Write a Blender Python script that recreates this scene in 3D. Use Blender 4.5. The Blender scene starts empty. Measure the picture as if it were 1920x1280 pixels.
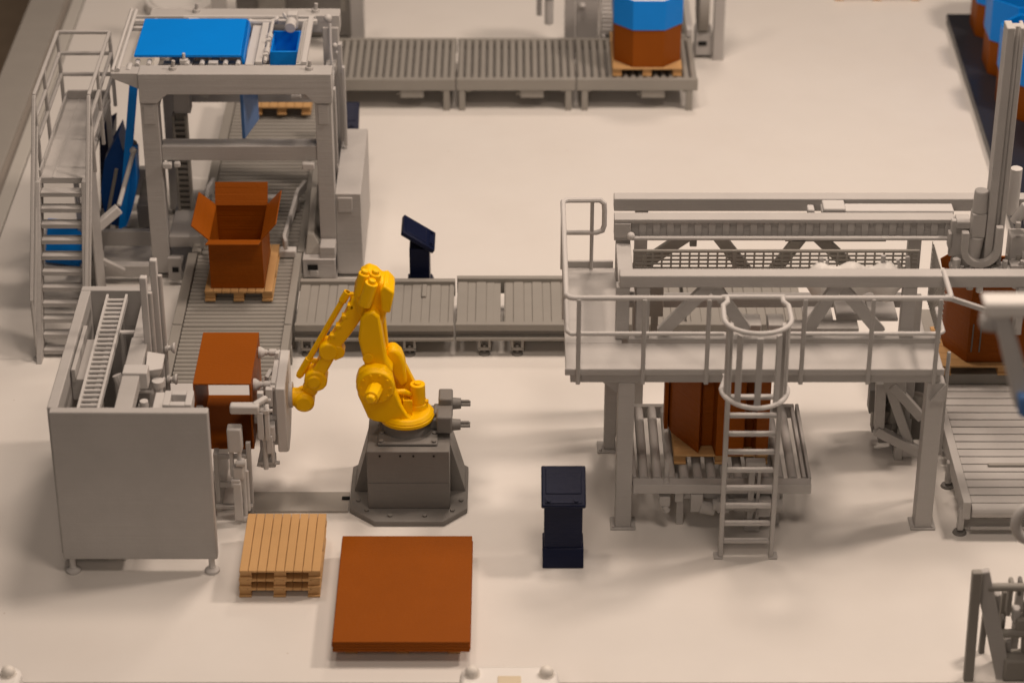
import bpy, bmesh, math, random
from mathutils import Vector, Matrix
random.seed(4)
scn = bpy.context.scene
R = math.radians

# ------------------------------------------------------------------ camera
F, TH, D = 4905.0, R(30.3), 24.5
CS, SN = math.cos(TH), math.sin(TH)
CAM = Vector((0, -D*CS, D*SN))
cd = bpy.data.cameras.new('camera'); cam = bpy.data.objects.new('camera', cd)
scn.collection.objects.link(cam); scn.camera = cam
cam.location = CAM; cam.rotation_euler = (R(90)-TH, 0, 0)
cd.sensor_width = 36; cd.lens = F/1920*36; cd.clip_end = 200; cd.clip_start = 0.5
cd.dof.use_dof = True; cd.dof.focus_distance = 22.6; cd.dof.aperture_fstop = 0.72
# ------------------------------------------------------------------ world
w = bpy.data.worlds.new('World'); scn.world = w; w.use_nodes = True
bg = w.node_tree.nodes['Background']
bg.inputs['Color'].default_value = (1.0, .82, .70, 1); bg.inputs['Strength'].default_value = 0.035
# ------------------------------------------------------------------ lamps of the exhibition hall, plus an added front fill
def lamp(name, loc, target, size, power, col=(1, .81, .67)):
    l = bpy.data.lights.new(name, 'AREA'); l.shape = 'DISK'; l.size = size; l.energy = power; l.color = col
    o = bpy.data.objects.new(name, l); scn.collection.objects.link(o); o.location = loc
    o.rotation_euler = (Vector(target)-Vector(loc)).to_track_quat('-Z', 'Y').to_euler()
    return o
lamp('spot_or_fill', (10.0, -0.5, 13.5), (1.5, 0, 0), 2.0, 1250)
lamp('spot_or_fill', (0.5, 1.5, 16.0), (-.5, 0, 0), 2.8, 850)
lamp('spot_or_fill', (-4.0, -1.0, 16.0), (-1, 0, 0), 2.4, 380)
lamp('spot_or_fill', (3.0, 9.0, 13.0), (2, 3, 0), 2.4, 400)
lamp('spot_or_fill', (-2.0, -15.0, 9.0), (0, -1, 0.5), 4.0, 250)  # added front fill without a real fixture, brightens the upright faces
lamp('spot_or_fill', (2.5, -8.0, 15.0), (1, -1, 0), 3.5, 520)
scn.view_settings.view_transform = 'Standard'; scn.view_settings.look = 'None'
scn.view_settings.exposure = -0.14; scn.view_settings.gamma = 1.0
scn.render.engine = 'CYCLES'

# ------------------------------------------------------------------ materials
def mat(name, col, rough=.5, bump=.0, var=.05, layers=0.0, spec=.22, scale=30, ldir='Z', alpha=None, blotch=0.0):
    m = bpy.data.materials.new(name); m.use_nodes = True; nt = m.node_tree; N = nt.nodes; L = nt.links
    b = N['Principled BSDF']; b.inputs['Roughness'].default_value = rough
    b.inputs['Specular IOR Level'].default_value = spec
    geo = N.new('ShaderNodeNewGeometry')
    nz = N.new('ShaderNodeTexNoise'); nz.inputs['Scale'].default_value = 2.2; nz.inputs['Detail'].default_value = 8; nz.inputs['Roughness'].default_value = .65
    L.new(geo.outputs['Position'], nz.inputs['Vector'])
    rmp = N.new('ShaderNodeMapRange'); rmp.inputs[1].default_value = .3; rmp.inputs[2].default_value = .7
    rmp.inputs[3].default_value = 1-var; rmp.inputs[4].default_value = 1+var
    L.new(nz.outputs['Fac'], rmp.inputs[0])
    mx = N.new('ShaderNodeVectorMath'); mx.operation = 'SCALE'; mx.inputs[0].default_value = col
    L.new(rmp.outputs[0], mx.inputs['Scale']); L.new(mx.outputs[0], b.inputs['Base Color'])
    if layers:
        # thin stacked layers left by the printer nozzle, with an uneven height
        mp = N.new('ShaderNodeMapping')
        s = {'Z': (.6, .6, 75), 'X': (75, .6, .6), 'Y': (.6, 75, .6)}[ldir]; mp.inputs['Scale'].default_value = s
        L.new(geo.outputs['Position'], mp.inputs['Vector'])
        n2 = N.new('ShaderNodeTexNoise'); n2.inputs['Scale'].default_value = 1.0; n2.inputs['Detail'].default_value = 3
        L.new(mp.outputs[0], n2.inputs['Vector'])
        n3 = N.new('ShaderNodeTexNoise'); n3.inputs['Scale'].default_value = 38; n3.inputs['Detail'].default_value = 4
        L.new(geo.outputs['Position'], n3.inputs['Vector'])
        ad = N.new('ShaderNodeMath'); ad.operation = 'MULTIPLY_ADD'; ad.inputs[1].default_value = .35
        L.new(n3.outputs['Fac'], ad.inputs[0]); L.new(n2.outputs['Fac'], ad.inputs[2])
        bp = N.new('ShaderNodeBump'); bp.inputs['Strength'].default_value = layers; bp.inputs['Distance'].default_value = .006
        L.new(ad.outputs[0], bp.inputs['Height']); L.new(bp.outputs[0], b.inputs['Normal'])
        rr = N.new('ShaderNodeMapRange'); rr.inputs[3].default_value = rough-.08; rr.inputs[4].default_value = min(1, rough+.12)
        L.new(n3.outputs['Fac'], rr.inputs[0]); L.new(rr.outputs[0], b.inputs['Roughness'])
    if alpha is not None:
        b.inputs['Transmission Weight'].default_value = alpha
    return m
M_ = dict(
    floor=mat('table_laminate', (.76, .735, .70), .42, var=.012, spec=.2),
    grey=mat('light_grey_print', (.46, .445, .43), .5, var=.05, layers=.6),
    pale=mat('pale_grey_print', (.56, .545, .53), .5, var=.03, layers=.3),
    conv=mat('conveyor_grey_print', (.30, .285, .26), .5, var=.05, layers=.35),
    dark=mat('dark_grey_print', (.20, .19, .178), .45, var=.05, layers=.35),
    brown=mat('cardboard_brown_print', (.27, .068, .003), .5, var=.05, layers=.9, spec=.12),
    yellow=mat('yellow_print', (1.0, .57, .0), .38, var=.02, layers=.3),
    wood=mat('tan_wood_print', (.56, .335, .145), .5, var=.06, layers=.3),
    blue=mat('blue_print', (.0, .235, .80), .4, var=.03, layers=.4),
    paleblue=mat('frosted_blue_print', (.10, .22, .50), .3, var=.03, layers=.3),
    shadedblue=mat('shaded_blue_print', (.0, .05, .22), .4, var=.03, layers=.4),  # the blue print darkened, shade put into the colour of one sheet
    cream=mat('cream_plastic', (.70, .60, .44), .5),
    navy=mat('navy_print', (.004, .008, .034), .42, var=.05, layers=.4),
    black=mat('black_rubber', (.012, .012, .012), .5),
    slab=mat('charcoal_satin', (.028, .028, .034), .3, var=.05),
    white=mat('white_plastic', (.82, .80, .77), .4, var=.02),
    rim=mat('showcase_rim', (.55, .53, .49), .5, var=.03),
    groove=mat('showcase_groove', (.30, .27, .24), .6, var=.05),
    ledge=mat('showcase_ledge', (.36, .34, .31), .5, var=.04),
    room=mat('hall_carpet', (.42, .33, .24), .9, var=.1),
    clear=mat('clear_acrylic', (.90, .86, .80), .35, alpha=.1),
)
def floor_wear(m):
    nt = m.node_tree; N = nt.nodes; L = nt.links; b = N['Principled BSDF']
    src = b.inputs['Base Color'].links[0].from_socket
    g = N.new('ShaderNodeNewGeometry')
    v = N.new('ShaderNodeTexVoronoi'); v.inputs['Scale'].default_value = 2.3; v.inputs['Randomness'].default_value = 1
    L.new(g.outputs['Position'], v.inputs['Vector'])
    c = N.new('ShaderNodeMath'); c.operation = 'LESS_THAN'; c.inputs[1].default_value = .022
    L.new(v.outputs['Distance'], c.inputs[0])
    w_ = N.new('ShaderNodeTexNoise'); w_.inputs['Scale'].default_value = .7; w_.inputs['Detail'].default_value = 6
    L.new(g.outputs['Position'], w_.inputs['Vector'])
    q = N.new('ShaderNodeMapRange'); q.inputs[1].default_value = .42; q.inputs[2].default_value = .75; q.inputs[3].default_value = 0; q.inputs[4].default_value = .10
    L.new(w_.outputs['Fac'], q.inputs[0])
    sp = N.new('ShaderNodeMath'); sp.operation = 'MULTIPLY_ADD'; sp.inputs[1].default_value = .35
    L.new(c.outputs[0], sp.inputs[0]); L.new(q.outputs[0], sp.inputs[2])
    mx = N.new('ShaderNodeMix'); mx.data_type = 'RGBA'; mx.inputs['B'].default_value = (.45, .36, .28, 1)
    L.new(sp.outputs[0], mx.inputs['Factor']); L.new(src, mx.inputs['A']); L.new(mx.outputs['Result'], b.inputs['Base Color'])
    rr = N.new('ShaderNodeMapRange'); rr.inputs[3].default_value = .34; rr.inputs[4].default_value = .55
    L.new(w_.outputs['Fac'], rr.inputs[0]); L.new(rr.outputs[0], b.inputs['Roughness'])
floor_wear(M_['floor'])
# ------------------------------------------------------------------ mesh helpers
def at(px, py, Y):            # where a sight line through a photo point meets the upright plane y = Y
    u = (px-960)/F; v = -(py-640)/F
    r = (u, CS+v*SN, -SN+v*CS); t = (Y-CAM.y)/r[1]
    return Vector((r[0]*t, Y, CAM.z+r[2]*t))
class MB:
    def __init__(s): s.bm = bmesh.new()
    def poly(s, pts, faces):
        vs = [s.bm.verts.new(p) for p in pts]
        for f in faces:
            try: s.bm.faces.new([vs[i] for i in f])
            except ValueError: pass
        return s
    def box(s, x0, x1, y0, y1, z0, z1):
        x0, x1 = min(x0, x1), max(x0, x1); y0, y1 = min(y0, y1), max(y0, y1); z0, z1 = min(z0, z1), max(z0, z1)
        return s.poly([(x0,y0,z0),(x1,y0,z0),(x1,y1,z0),(x0,y1,z0),(x0,y0,z1),(x1,y0,z1),(x1,y1,z1),(x0,y1,z1)],
            [(3,2,1,0),(4,5,6,7),(0,1,5,4),(1,2,6,5),(2,3,7,6),(3,0,4,7)])
    def bar(s, p, q, w, h=None, up=(0,0,1)):     # rectangular bar, w across, h along up
        p, q = Vector(p), Vector(q); h = w if h is None else h
        d = (q-p).normalized(); u = Vector(up)
        if abs(d.dot(u)) > .97: u = Vector((0,1,0))
        a = d.cross(u).normalized(); b = a.cross(d).normalized()
        pts = []
        for c in (p, q):
            for sa, sb in ((-1,-1),(1,-1),(1,1),(-1,1)): pts.append(c+a*sa*w/2+b*sb*h/2)
        return s.poly(pts, [(0,1,2,3),(7,6,5,4),(0,4,5,1),(1,5,6,2),(2,6,7,3),(3,7,4,0)])
    def cyl(s, p, q, r, r2=None, n=20):
        p, q = Vector(p), Vector(q); r2 = r if r2 is None else r2
        d = (q-p).normalized(); u = Vector((0,0,1)) if abs(d.z) < .9 else Vector((0,1,0))
        a = d.cross(u).normalized(); b = a.cross(d)
        pts = [p+(a*math.cos(2*math.pi*i/n)+b*math.sin(2*math.pi*i/n))*r for i in range(n)]
        pts += [q+(a*math.cos(2*math.pi*i/n)+b*math.sin(2*math.pi*i/n))*r2 for i in range(n)]
        f = [tuple(range(n)), tuple(range(2*n-1, n-1, -1))]
        f += [(i, n+i, n+(i+1) % n, (i+1) % n) for i in range(n)]
        return s.poly(pts, f)
    def lathe(s, p, q, prof, n=20):              # prof: (t along p>q in units, radius)
        p, q = Vector(p), Vector(q); d = (q-p).normalized()
        for (t0, r0), (t1, r1) in zip(prof, prof[1:]):
            if abs(t1-t0) > 1e-6: s.cyl(p+d*t0, p+d*t1, r0, r1, n)
        return s
    def tube(s, pts, r, n=8, smooth=0):          # round bar along a polyline, corners kept
        pts = [Vector(p) for p in pts]
        rings = []
        prev = None
        for i, c in enumerate(pts):
            if i == 0: t = pts[1]-c
            elif i == len(pts)-1: t = c-pts[i-1]
            else: t = (pts[i+1]-c).normalized()+(c-pts[i-1]).normalized()
            t.normalize()
            if prev is None:
                u = Vector((0,0,1)) if abs(t.z) < .9 else Vector((0,1,0))
                a = t.cross(u).normalized()
            else:
                a = (prev-t*prev.dot(t)).normalized()
            prev = a; b = t.cross(a)
            k = 1.0
            if 0 < i < len(pts)-1:
                cs = max(.5, math.sqrt(max(0, (1+(pts[i+1]-c).normalized().dot((c-pts[i-1]).normalized()))/2))); k = 1/cs if cs > .6 else 1.2
            rings.append([c+(a*math.cos(2*math.pi*j/n)+b*math.sin(2*math.pi*j/n))*r*(k if k < 1.3 else 1.2) for j in range(n)])
        P = [v for rg in rings for v in rg]; f = []
        for i in range(len(rings)-1):
            for j in range(n): f.append((i*n+j, i*n+(j+1) % n, (i+1)*n+(j+1) % n, (i+1)*n+j))
        f.append(tuple(range(n-1, -1, -1))); f.append(tuple((len(rings)-1)*n+j for j in range(n)))
        return s.poly(P, f)
    def prism(s, pts, y0, y1):                   # outline given as (x, z), thick from y0 to y1
        n = len(pts)
        P = [(p[0], y0, p[-1]) for p in pts]+[(p[0], y1, p[-1]) for p in pts]
        return s.poly(P, [tuple(range(n)), tuple(range(2*n-1, n-1, -1))]+[(i, n+i, n+(i+1) % n, (i+1) % n) for i in range(n)])
    def prismx(s, pts, x0, x1):                  # outline given as (y, z)
        n = len(pts)
        P = [(x0, p[0], p[1]) for p in pts]+[(x1, p[0], p[1]) for p in pts]
        return s.poly(P, [tuple(range(n)), tuple(range(2*n-1, n-1, -1))]+[(i, n+i, n+(i+1) % n, (i+1) % n) for i in range(n)])
    def prismz(s, pts, z0, z1, scale=1.0):
        n = len(pts); cx = sum(p[0] for p in pts)/n; cy = sum(p[1] for p in pts)/n
        P = [(p[0], p[1], z0) for p in pts]+[(cx+(p[0]-cx)*scale, cy+(p[1]-cy)*scale, z1) for p in pts]
        return s.poly(P, [tuple(range(n)), tuple(range(2*n-1, n-1, -1))]+[(i, n+i, n+(i+1) % n, (i+1) % n) for i in range(n)])
    def sphere(s, c, r, sc=(1,1,1)):
        bmesh.ops.create_icosphere(s.bm, subdivisions=3, radius=r, matrix=Matrix.Translation(c) @ Matrix.Diagonal((*sc, 1)))
        return s
    def loft(s, rings, cap=True):
        n = len(rings[0]); P = [v for r in rings for v in r]; f = []
        for i in range(len(rings)-1):
            for j in range(n): f.append((i*n+j, i*n+(j+1) % n, (i+1)*n+(j+1) % n, (i+1)*n+j))
        if cap: f.append(tuple(range(n-1, -1, -1))); f.append(tuple((len(rings)-1)*n+j for j in range(n)))
        return s.poly(P, f)
def tag(o, label=None, cat=None, group=None, kind=None):
    if label: o['label'] = label
    if cat: o['category'] = cat
    if group: o['group'] = group
    if kind: o['kind'] = kind
    return o
ORG = {}
KEEP = {'slat_bed','deck_boards','screw_hole','bolt_ring','rib','mesh_guard','comb','brush','toothed_rack','leg','ladder','roller_chute','lift_frame','stringer','kick_plate','body','cover','eye_bolt'}
def islands(bm):
    """groups of connected or touching pieces"""
    bm.verts.ensure_lookup_table(); seen = set(); gs = []
    for v in bm.verts:
        if v in seen: continue
        st = [v]; seen.add(v); g = []
        while st:
            a = st.pop(); g.append(a)
            for e in a.link_edges:
                b = e.other_vert(a)
                if b not in seen: seen.add(b); st.append(b)
        lo = [min(q.co[i] for q in g)-.004 for i in range(3)]; hi = [max(q.co[i] for q in g)+.004 for i in range(3)]
        gs.append([g, [(lo, hi)]])
    ch = True
    while ch:
        ch = False
        for i in range(len(gs)):
            for j in range(i+1, len(gs)):
                if any(all(a[0][k] <= b[1][k] and b[0][k] <= a[1][k] for k in range(3)) for a in gs[i][1] for b in gs[j][1]):
                    gs[i][0] += gs[j][0]; gs[i][1] += gs[j][1]; del gs[j]; ch = True; break
            if ch: break
    return [g[0] for g in gs]
def obj(name, mb, material, parent=None, bevel=.006, label=None):
    if parent is not None and name not in KEEP:
        gs = islands(mb.bm)
        if len(gs) > 1:
            first = None
            for g in gs:
                n = MB(); gset = {v: i for i, v in enumerate(g)}
                fs = {f for v in g for f in v.link_faces}
                n.poly([v.co.copy() for v in g], [tuple(gset[v] for v in f.verts) for f in fs])
                o = obj1(name, n, material, parent, bevel, label); first = first or o
            return first
    return obj1(name, mb, material, parent, bevel, label)
def obj1(name, mb, material, parent=None, bevel=.006, label=None):
    bm = mb.bm
    bmesh.ops.recalc_face_normals(bm, faces=bm.faces)
    org = Vector((0,0,0))
    if parent is not None: org = ORG[parent.name]
    for v in bm.verts: v.co -= org
    me = bpy.data.meshes.new(name); bm.to_mesh(me); bm.free()
    for p in me.polygons: p.use_smooth = True
    me.set_sharp_from_angle(angle=R(32))
    me.materials.append(M_[material])
    o = bpy.data.objects.new(name, me); scn.collection.objects.link(o)
    if parent is not None: o.parent = parent
    ORG[o.name] = org
    if bevel:
        b = o.modifiers.new('edge', 'BEVEL'); b.width = bevel; b.segments = 2; b.limit_method = 'ANGLE'; b.angle_limit = R(40); b.use_clamp_overlap = True
    if label: o['label'] = label
    return o
def thing(name, label, cat, loc=(0,0,0), group=None):
    o = bpy.data.objects.new(name, None); scn.collection.objects.link(o); o.location = loc
    o.empty_display_size = .1; ORG[o.name] = Vector(loc)
    return tag(o, label, cat, group)
def copy_part(o, dx, parent=None):
    c = o.copy(); scn.collection.objects.link(c); c.parent = parent or o.parent; c.location = o.location+Vector(dx)
    ORG[c.name] = ORG.get(o.name, Vector((0,0,0)))
    return c
def copy_tree(o, loc, label, rz=None):
    c = o.copy(); scn.collection.objects.link(c); c.location = loc; c['label'] = label
    if rz is not None: c.rotation_euler = (0, 0, rz)
    for ch in list(o.children):
        k = ch.copy(); scn.collection.objects.link(k); k.parent = c
        for g in ch.children:
            d = g.copy(); scn.collection.objects.link(d); d.parent = k
    return c

# ================================================================== the setting
def struct(name, mb, m, bevel=0):
    return tag(obj(name, mb, m, bevel=bevel), kind='structure')
struct('table_top', MB().box(-5.15, 12, -5.17, 16, -.08, 0), 'floor', .01)
struct('table_rim', MB().box(-5.31, -5.165, -5.17, 16, -.10, -.012), 'rim', .01)
struct('table_groove', MB().box(-5.42, -5.312, -5.17, 16, -.2, -.06), 'groove')
struct('table_ledge', MB().box(-5.82, -5.40, -5.175, 16, -.2, -.02), 'ledge', .01)
struct('table_front_edge', MB().box(-5.92, 12, -6.2, -5.18, -.3, -.05), 'ledge', .01)
struct('hall_floor', MB().box(-30, 30, -14, 34, -4.2, -4.0), 'room')

# ================================================================== pallets
def pallet(loc, label, w, d, h, group, along='y', n=9):
    """deck boards run along y (or x); local coordinates, base centre"""
    t = thing('pallet', label, 'pallet', loc, group)
    def o(name, mb, bevel=.004): 
        ORG['_l'] = Vector((0,0,0))
        ob = obj(name, mb, 'wood', None, bevel); ob.parent = t; return ob
    th = h*.22
    m = MB()
    if along == 'y':
        bw = w/n
        for i in range(n):
            m.box(-w/2+i*bw+.002, -w/2+(i+1)*bw-.002, -d/2, d/2, h-th, h)
    else:
        bw = d/n
        for i in range(n):
            m.box(-w/2, w/2, -d/2+i*bw+.002, -d/2+(i+1)*bw-.002, h-th, h)
    o('deck_boards', m)
    for yy in (-d/2+.062, 0, d/2-.062):
        for xx in (-w/2+.05, 0, w/2-.05):
            o('block', MB().box(xx-.048, xx+.048, yy-.043, yy+.043, th, h-th-.001))
    for xx in (-w/2+.05, 0, w/2-.05):
        o('runner', MB().box(xx-.05, xx+.05, -d/2, d/2, 0, th-.001))
    m = MB()
    for yy in (-d/2+.075, 0, d/2-.075): m.box(-w/2+.003, w/2-.003, yy-.035, yy+.035, h-th-.012, h-th-.0015)
    o('stringer', m)
    return t
pals = []
lab = ['tan pallet of narrow boards, topmost of the stack of three', 'tan pallet in the middle of the stack of three', 'tan pallet on the floor, lowest of the stack of three']
for i in range(3):
    h = .087
    pals.append(pallet((-1.86+(.008, 0, -.004)[i], -3.66, .001+(2-i)*h), lab[i], .65, .815, h-.001, 'pallets in the floor stack', 'y', 9))

# ================================================================== flat sheets
p = pallet((-.85, -4.2, .001), 'tan pallet almost hidden beneath the flat brown cardboard sheets', .9, 1.22, .102, None, 'y', 9)
for i in range(4):
    z = .105+i*.0245
    dx = (.0, .006, -.005, .0)[i]
    nm = ['lowest of the four flat brown cardboard sheets on the floor', 'second sheet from the bottom of the flat brown cardboard stack', 'third sheet from the bottom of the flat brown cardboard stack', 'topmost flat brown cardboard sheet, its whole face showing beside the pallet stack'][i]
    tag(obj('cardboard_sheet', MB().box(-1.385+dx, -.325+dx, -4.925, -3.49, z, z+.0225), 'brown', bevel=.003), nm, 'cardboard sheet', 'stacked cardboard sheets')

# ================================================================== operator terminals
def terminal(loc, rz, label, s=1.0):
    t = thing('operator_terminal', label, 'terminal', loc, 'navy operator terminals'); t.rotation_euler = (0,0,rz); t.scale = (s,s,s)
    def o(name, mb, m='navy', bevel=.006):
        ob = obj(name, mb, m, None, bevel); ob.parent = t; return ob
    o('column', MB().box(-.155, .155, -.10, .09, .0, .60))
    o('foot', MB().prismx([(-.165, 0), (.12, 0), (.12, .16), (-.112, .16), (-.165, .03)], -.167, .167))
    P = MB(); a = Vector((0,-.13,.56)); b = Vector((0, .17, .76)); d = (b-a); nrm = Vector((0,-d.z,d.y)).normalized()
    k = nrm*.05
    P.poly([(-.18,a.y,a.z),(.18,a.y,a.z),(.18,b.y,b.z),(-.18,b.y,b.z),(-.18,a.y+k.y,a.z+k.z),(.18,a.y+k.y,a.z+k.z),(.18,b.y+k.y,b.z+k.z),(-.18,b.y+k.y,b.z+k.z)],
        [(3,2,1,0),(4,5,6,7),(0,1,5,4),(1,2,6,5),(2,3,7,6),(3,0,4,7)])
    hd = o('head', P, bevel=.012)
    def inc(x0, x1, t0, t1, h0, h1):
        Q = MB(); pts = []
        for h in (h0, h1):
            for (x, tt) in ((x0,t0),(x1,t0),(x1,t1),(x0,t1)):
                c = a+d*tt+nrm*(.05+h); pts.append((x, c.y, c.z))
        return Q.poly(pts, [(3,2,1,0),(4,5,6,7),(0,1,5,4),(1,2,6,5),(2,3,7,6),(3,0,4,7)])
    sc = o('screen', inc(-.145, .145, .30, .93, -.004, .006)); sc.parent = hd
    kb = o('button_strip', inc(-.15, .15, .07, .2, -.004, .008), bevel=.003); kb.parent = hd
    c = a+d*.14+nrm*.06; e = c+nrm*.012
    for x in (-.12, .1): 
        kn = o('button', MB().cyl((x, c.y, c.z), (x, e.y, e.z), .018), bevel=0); kn.parent = hd
    return t
terminal((.416, -3.50, 0), 0, 'navy terminal with flat sloping head, on the open floor left of the ladder')
terminal((-.885, .86, 0), R(90), 'navy terminal turned sideways behind the flat conveyor, its head tilted down to the right')
terminal((-1.76, 3.55, 0), R(0), 'navy terminal half hidden behind the tall grey electrical cabinet', .93)

# ================================================================== conveyors
def conveyor_rollers_x(label, x0, x1, y0, y1, z, n, group, rails=((-.09, .04), (.05, .06)), legs=(), r=.029, m='conv'):
    """rollers lie across x and follow each other along y"""
    t = thing('roller_conveyor', label, 'conveyor', ((x0+x1)/2, (y0+y1)/2, 0), group)
    for nm, a, b in (('side_rail', x0+rails[0][0], x0+rails[0][1]-.03), ('side_rail', x1-.01, x1+rails[1][1])):
        obj(nm, MB().box(a, b, y0+.003, y1-.003, z-.15, z+.012), m, t)
    obj('pan', MB().box(x0+.02, x1-.02, y0+.01, y1-.01, z-.115, z-.10), 'dark', t, 0)
    st = (y1-y0)/n
    ro = obj('roller', MB().cyl((x0-.0, y0+st/2, z-.034), (x1+.0, y0+st/2, z-.034), r, n=12), m, t, 0)
    for i in range(1, n): copy_part(ro, (0, st*i, 0))
    for lx, ly in legs:
        obj('leg', MB().box(lx-.035, lx+.035, ly-.035, ly+.035, 0, z-.15), m, t)
    return t
G1 = 'roller conveyor sections on the left'
LX0, LX1 = -3.03, -2.09
s1 = conveyor_rollers_x('grey roller conveyor section under the carried box, nearest the viewer', LX0, LX1, -1.70, -.275, .33, 20, G1, ((-.10, .02), (0, .06)), ((-3.08,-1.6),(-2.06,-1.6),(-3.08,-.4),(-2.06,-.4)))
s2 = conveyor_rollers_x('grey roller conveyor section carrying the open box on its pallet', LX0, LX1, -.265, 1.12, .33, 19, G1, ((-.10, .02), (0, .06)), ((-3.08,-.1),(-2.06,-.1),(-3.08,1.0),(-2.06,1.0)))
s3 = conveyor_rollers_x('grey roller conveyor section running beneath the tray machine frame', LX0+.03, LX1+.02, 1.14, 3.3, .33, 27, G1, ((-.10, .02), (0, .06)), ((-3.05,1.3),(-2.05,1.3),(-3.05,3.2),(-2.05,3.2)))
s4 = conveyor_rollers_x('grey roller conveyor section with a pallet, behind the tray machine frame', LX0+.05, LX1+.04, 3.34, 5.0, .33, 20, G1, ((-.10, .02), (0, .06)), ((-3.0,3.5),(-2.0,3.5),(-3.0,4.9),(-2.0,4.9)))
obj('end_plate', MB().box(-3.14, -2.03, -1.74, -1.32, .322, .345), 'pale', s1, label='pale plate closing the near end')

def conveyor_rollers_y(label, x0, x1, y0, y1, z, n, group, legs, motor=None, r=.031, m='conv', gapfirst=0):
    t = thing('roller_conveyor', label, 'conveyor', ((x0+x1)/2, (y0+y1)/2, 0), group)
    obj('side_rail', MB().box(x0+.002, x1-.002, y0, y0+.06, z-.115, z+.02), m, t)
    obj('side_rail', MB().box(x0+.002, x1-.002, y1-.05, y1, z-.145, z+.02), m, t)
    st = (x1-x0)/n
    ro = obj('roller', MB().cyl((x0+st/2, y0+.058, z-.02), (x0+st/2, y1-.048, z-.02), r*1.1, n=12), m, t, 0)
    for i in range(1, n): copy_part(ro, (st*i, 0, 0))
    obj('pan', MB().box(x0+.01, x1-.01, y0+.062, y1-.052, z-.112, z-.100), 'grey', t, 0)
    obj('cross_member', MB().box(x0+.1, x0+.16, y0+.06, y1-.05, z-.16, z-.113), m, t)
    obj('cross_member', MB().box(x1-.16, x1-.1, y0+.06, y1-.05, z-.16, z-.113), m, t)
    for lx in legs:
        for yy in (y0+.035, y1-.07): obj('leg', MB().box(lx-.034, lx+.034, yy-.03, yy+.03, 0, z-(.115 if yy < (y0+y1)/2 else .145)), m, t)
    if motor:
        mo = obj('drive_motor', MB().box(motor-.13, motor+.13, y0+.02, y0+.22, z-.215, z-.117), m, t, .012)
        obj('shaft', MB().cyl((motor-.17, y0+.1, z-.19), (motor-.12, y0+.1, z-.19), .02), m, mo, 0)
    return t
G2 = 'roller conveyor sections at the back'
conveyor_rollers_y('back roller conveyor section beside the tray machine frame', -1.98, -.62, 5.03, 6.16, .36, 17, G2, (-1.86, -.72), -1.1)
conveyor_rollers_y('middle one of the three back roller conveyor sections', -.61, .70, 5.03, 6.16, .36, 16, G2, (-.55, .62), .22)
conveyor_rollers_y('back roller conveyor section carrying the blue lidded octagonal box', .71, 2.04, 5.03, 6.16, .36, 16, G2, (.80, 1.95), 1.55)

def slat_conveyor(label, x0, x1, y0, y1, z, group, legs=(), gap=None, plug=None, pitch=.2, m='conv'):
    t = thing('slat_conveyor', label, 'conveyor', ((x0+x1)/2, (y0+y1)/2, 0), group)
    g = MB(); x = x0+.012; k = 0
    if gap: g.box(x0+.01, gap-.017, y0+.05, y1-.05, z-.05, z-.012).box(gap+.017, x1-.01, y0+.05, y1-.05, z-.05, z-.012)
    else: g.box(x0+.01, x1-.01, y0+.05, y1-.05, z-.05, z-.012)
    while x < x1-.03:
        wd = (.098, .078)[k % 2]; xe = min(x+wd, x1-.012)
        if not (gap and x < gap+.02 and xe > gap-.02):
            g.box(x, xe-.007, y0+.051, y1-.051, z-.02, z-(.0, .006)[k % 2])
        x += wd; k += 1
    obj('slat_bed', g, m, t, .004)
    obj('side_rail', MB().box(x0+.003, x1-.003, y1-.05, y1+.01, z-.13, z+.035), m, t)
    f = obj('side_rail', MB().box(x0+.003, x1-.003, y0-.01, y0+.049, z-.055, z+.014), m, t)
    obj('lower_flange', MB().box(x0+.003, x1-.003, y0-.03, y0+.04, z-.15, z-.122), m, t, .004)
    obj('web', MB().box(x0+.003, x1-.003, y0+.02, y0+.045, z-.12, z-.056), 'dark', t, .0)
    if plug: obj('stop_pin', MB().box(plug-.02, plug+.025, y1-.30, y1-.07, z-.02, z+.018), m, t, .008)
    for lx in legs:
        for yy in (y0-.0, y1-.08):
            lg = obj('leg', MB().box(lx-.06, lx-.035, yy, yy+.06, .06, z-.15).box(lx+.035, lx+.06, yy, yy+.06, .06, z-.15).box(lx-.06, lx+.06, yy, yy+.06, .045, .075), m, t, .004)
            obj('foot', MB().cyl((lx, yy+.02, 0), (lx, yy+.02, .02), .055, .045).cyl((lx, yy+.02, .02), (lx, yy+.02, .1), .015), 'dark', lg, 0)
    return t
G3 = 'slat conveyor sections through the middle'
slat_conveyor('grey slat conveyor section behind the yellow robot arm', -2.01, -.535, -.255, .58, .315, G3, (-1.9, -.95), None, -.83)
slat_conveyor('grey slat conveyor section between the robot and the platform', -.525, .93, -.245, .635, .315, G3, (-.256, .049), -.09, None)
slat_conveyor('grey slat conveyor section seen through the platform railing', .94, 2.72, -.245, .635, .315, G3, (1.2, 2.4), 1.6, 2.1)

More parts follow.
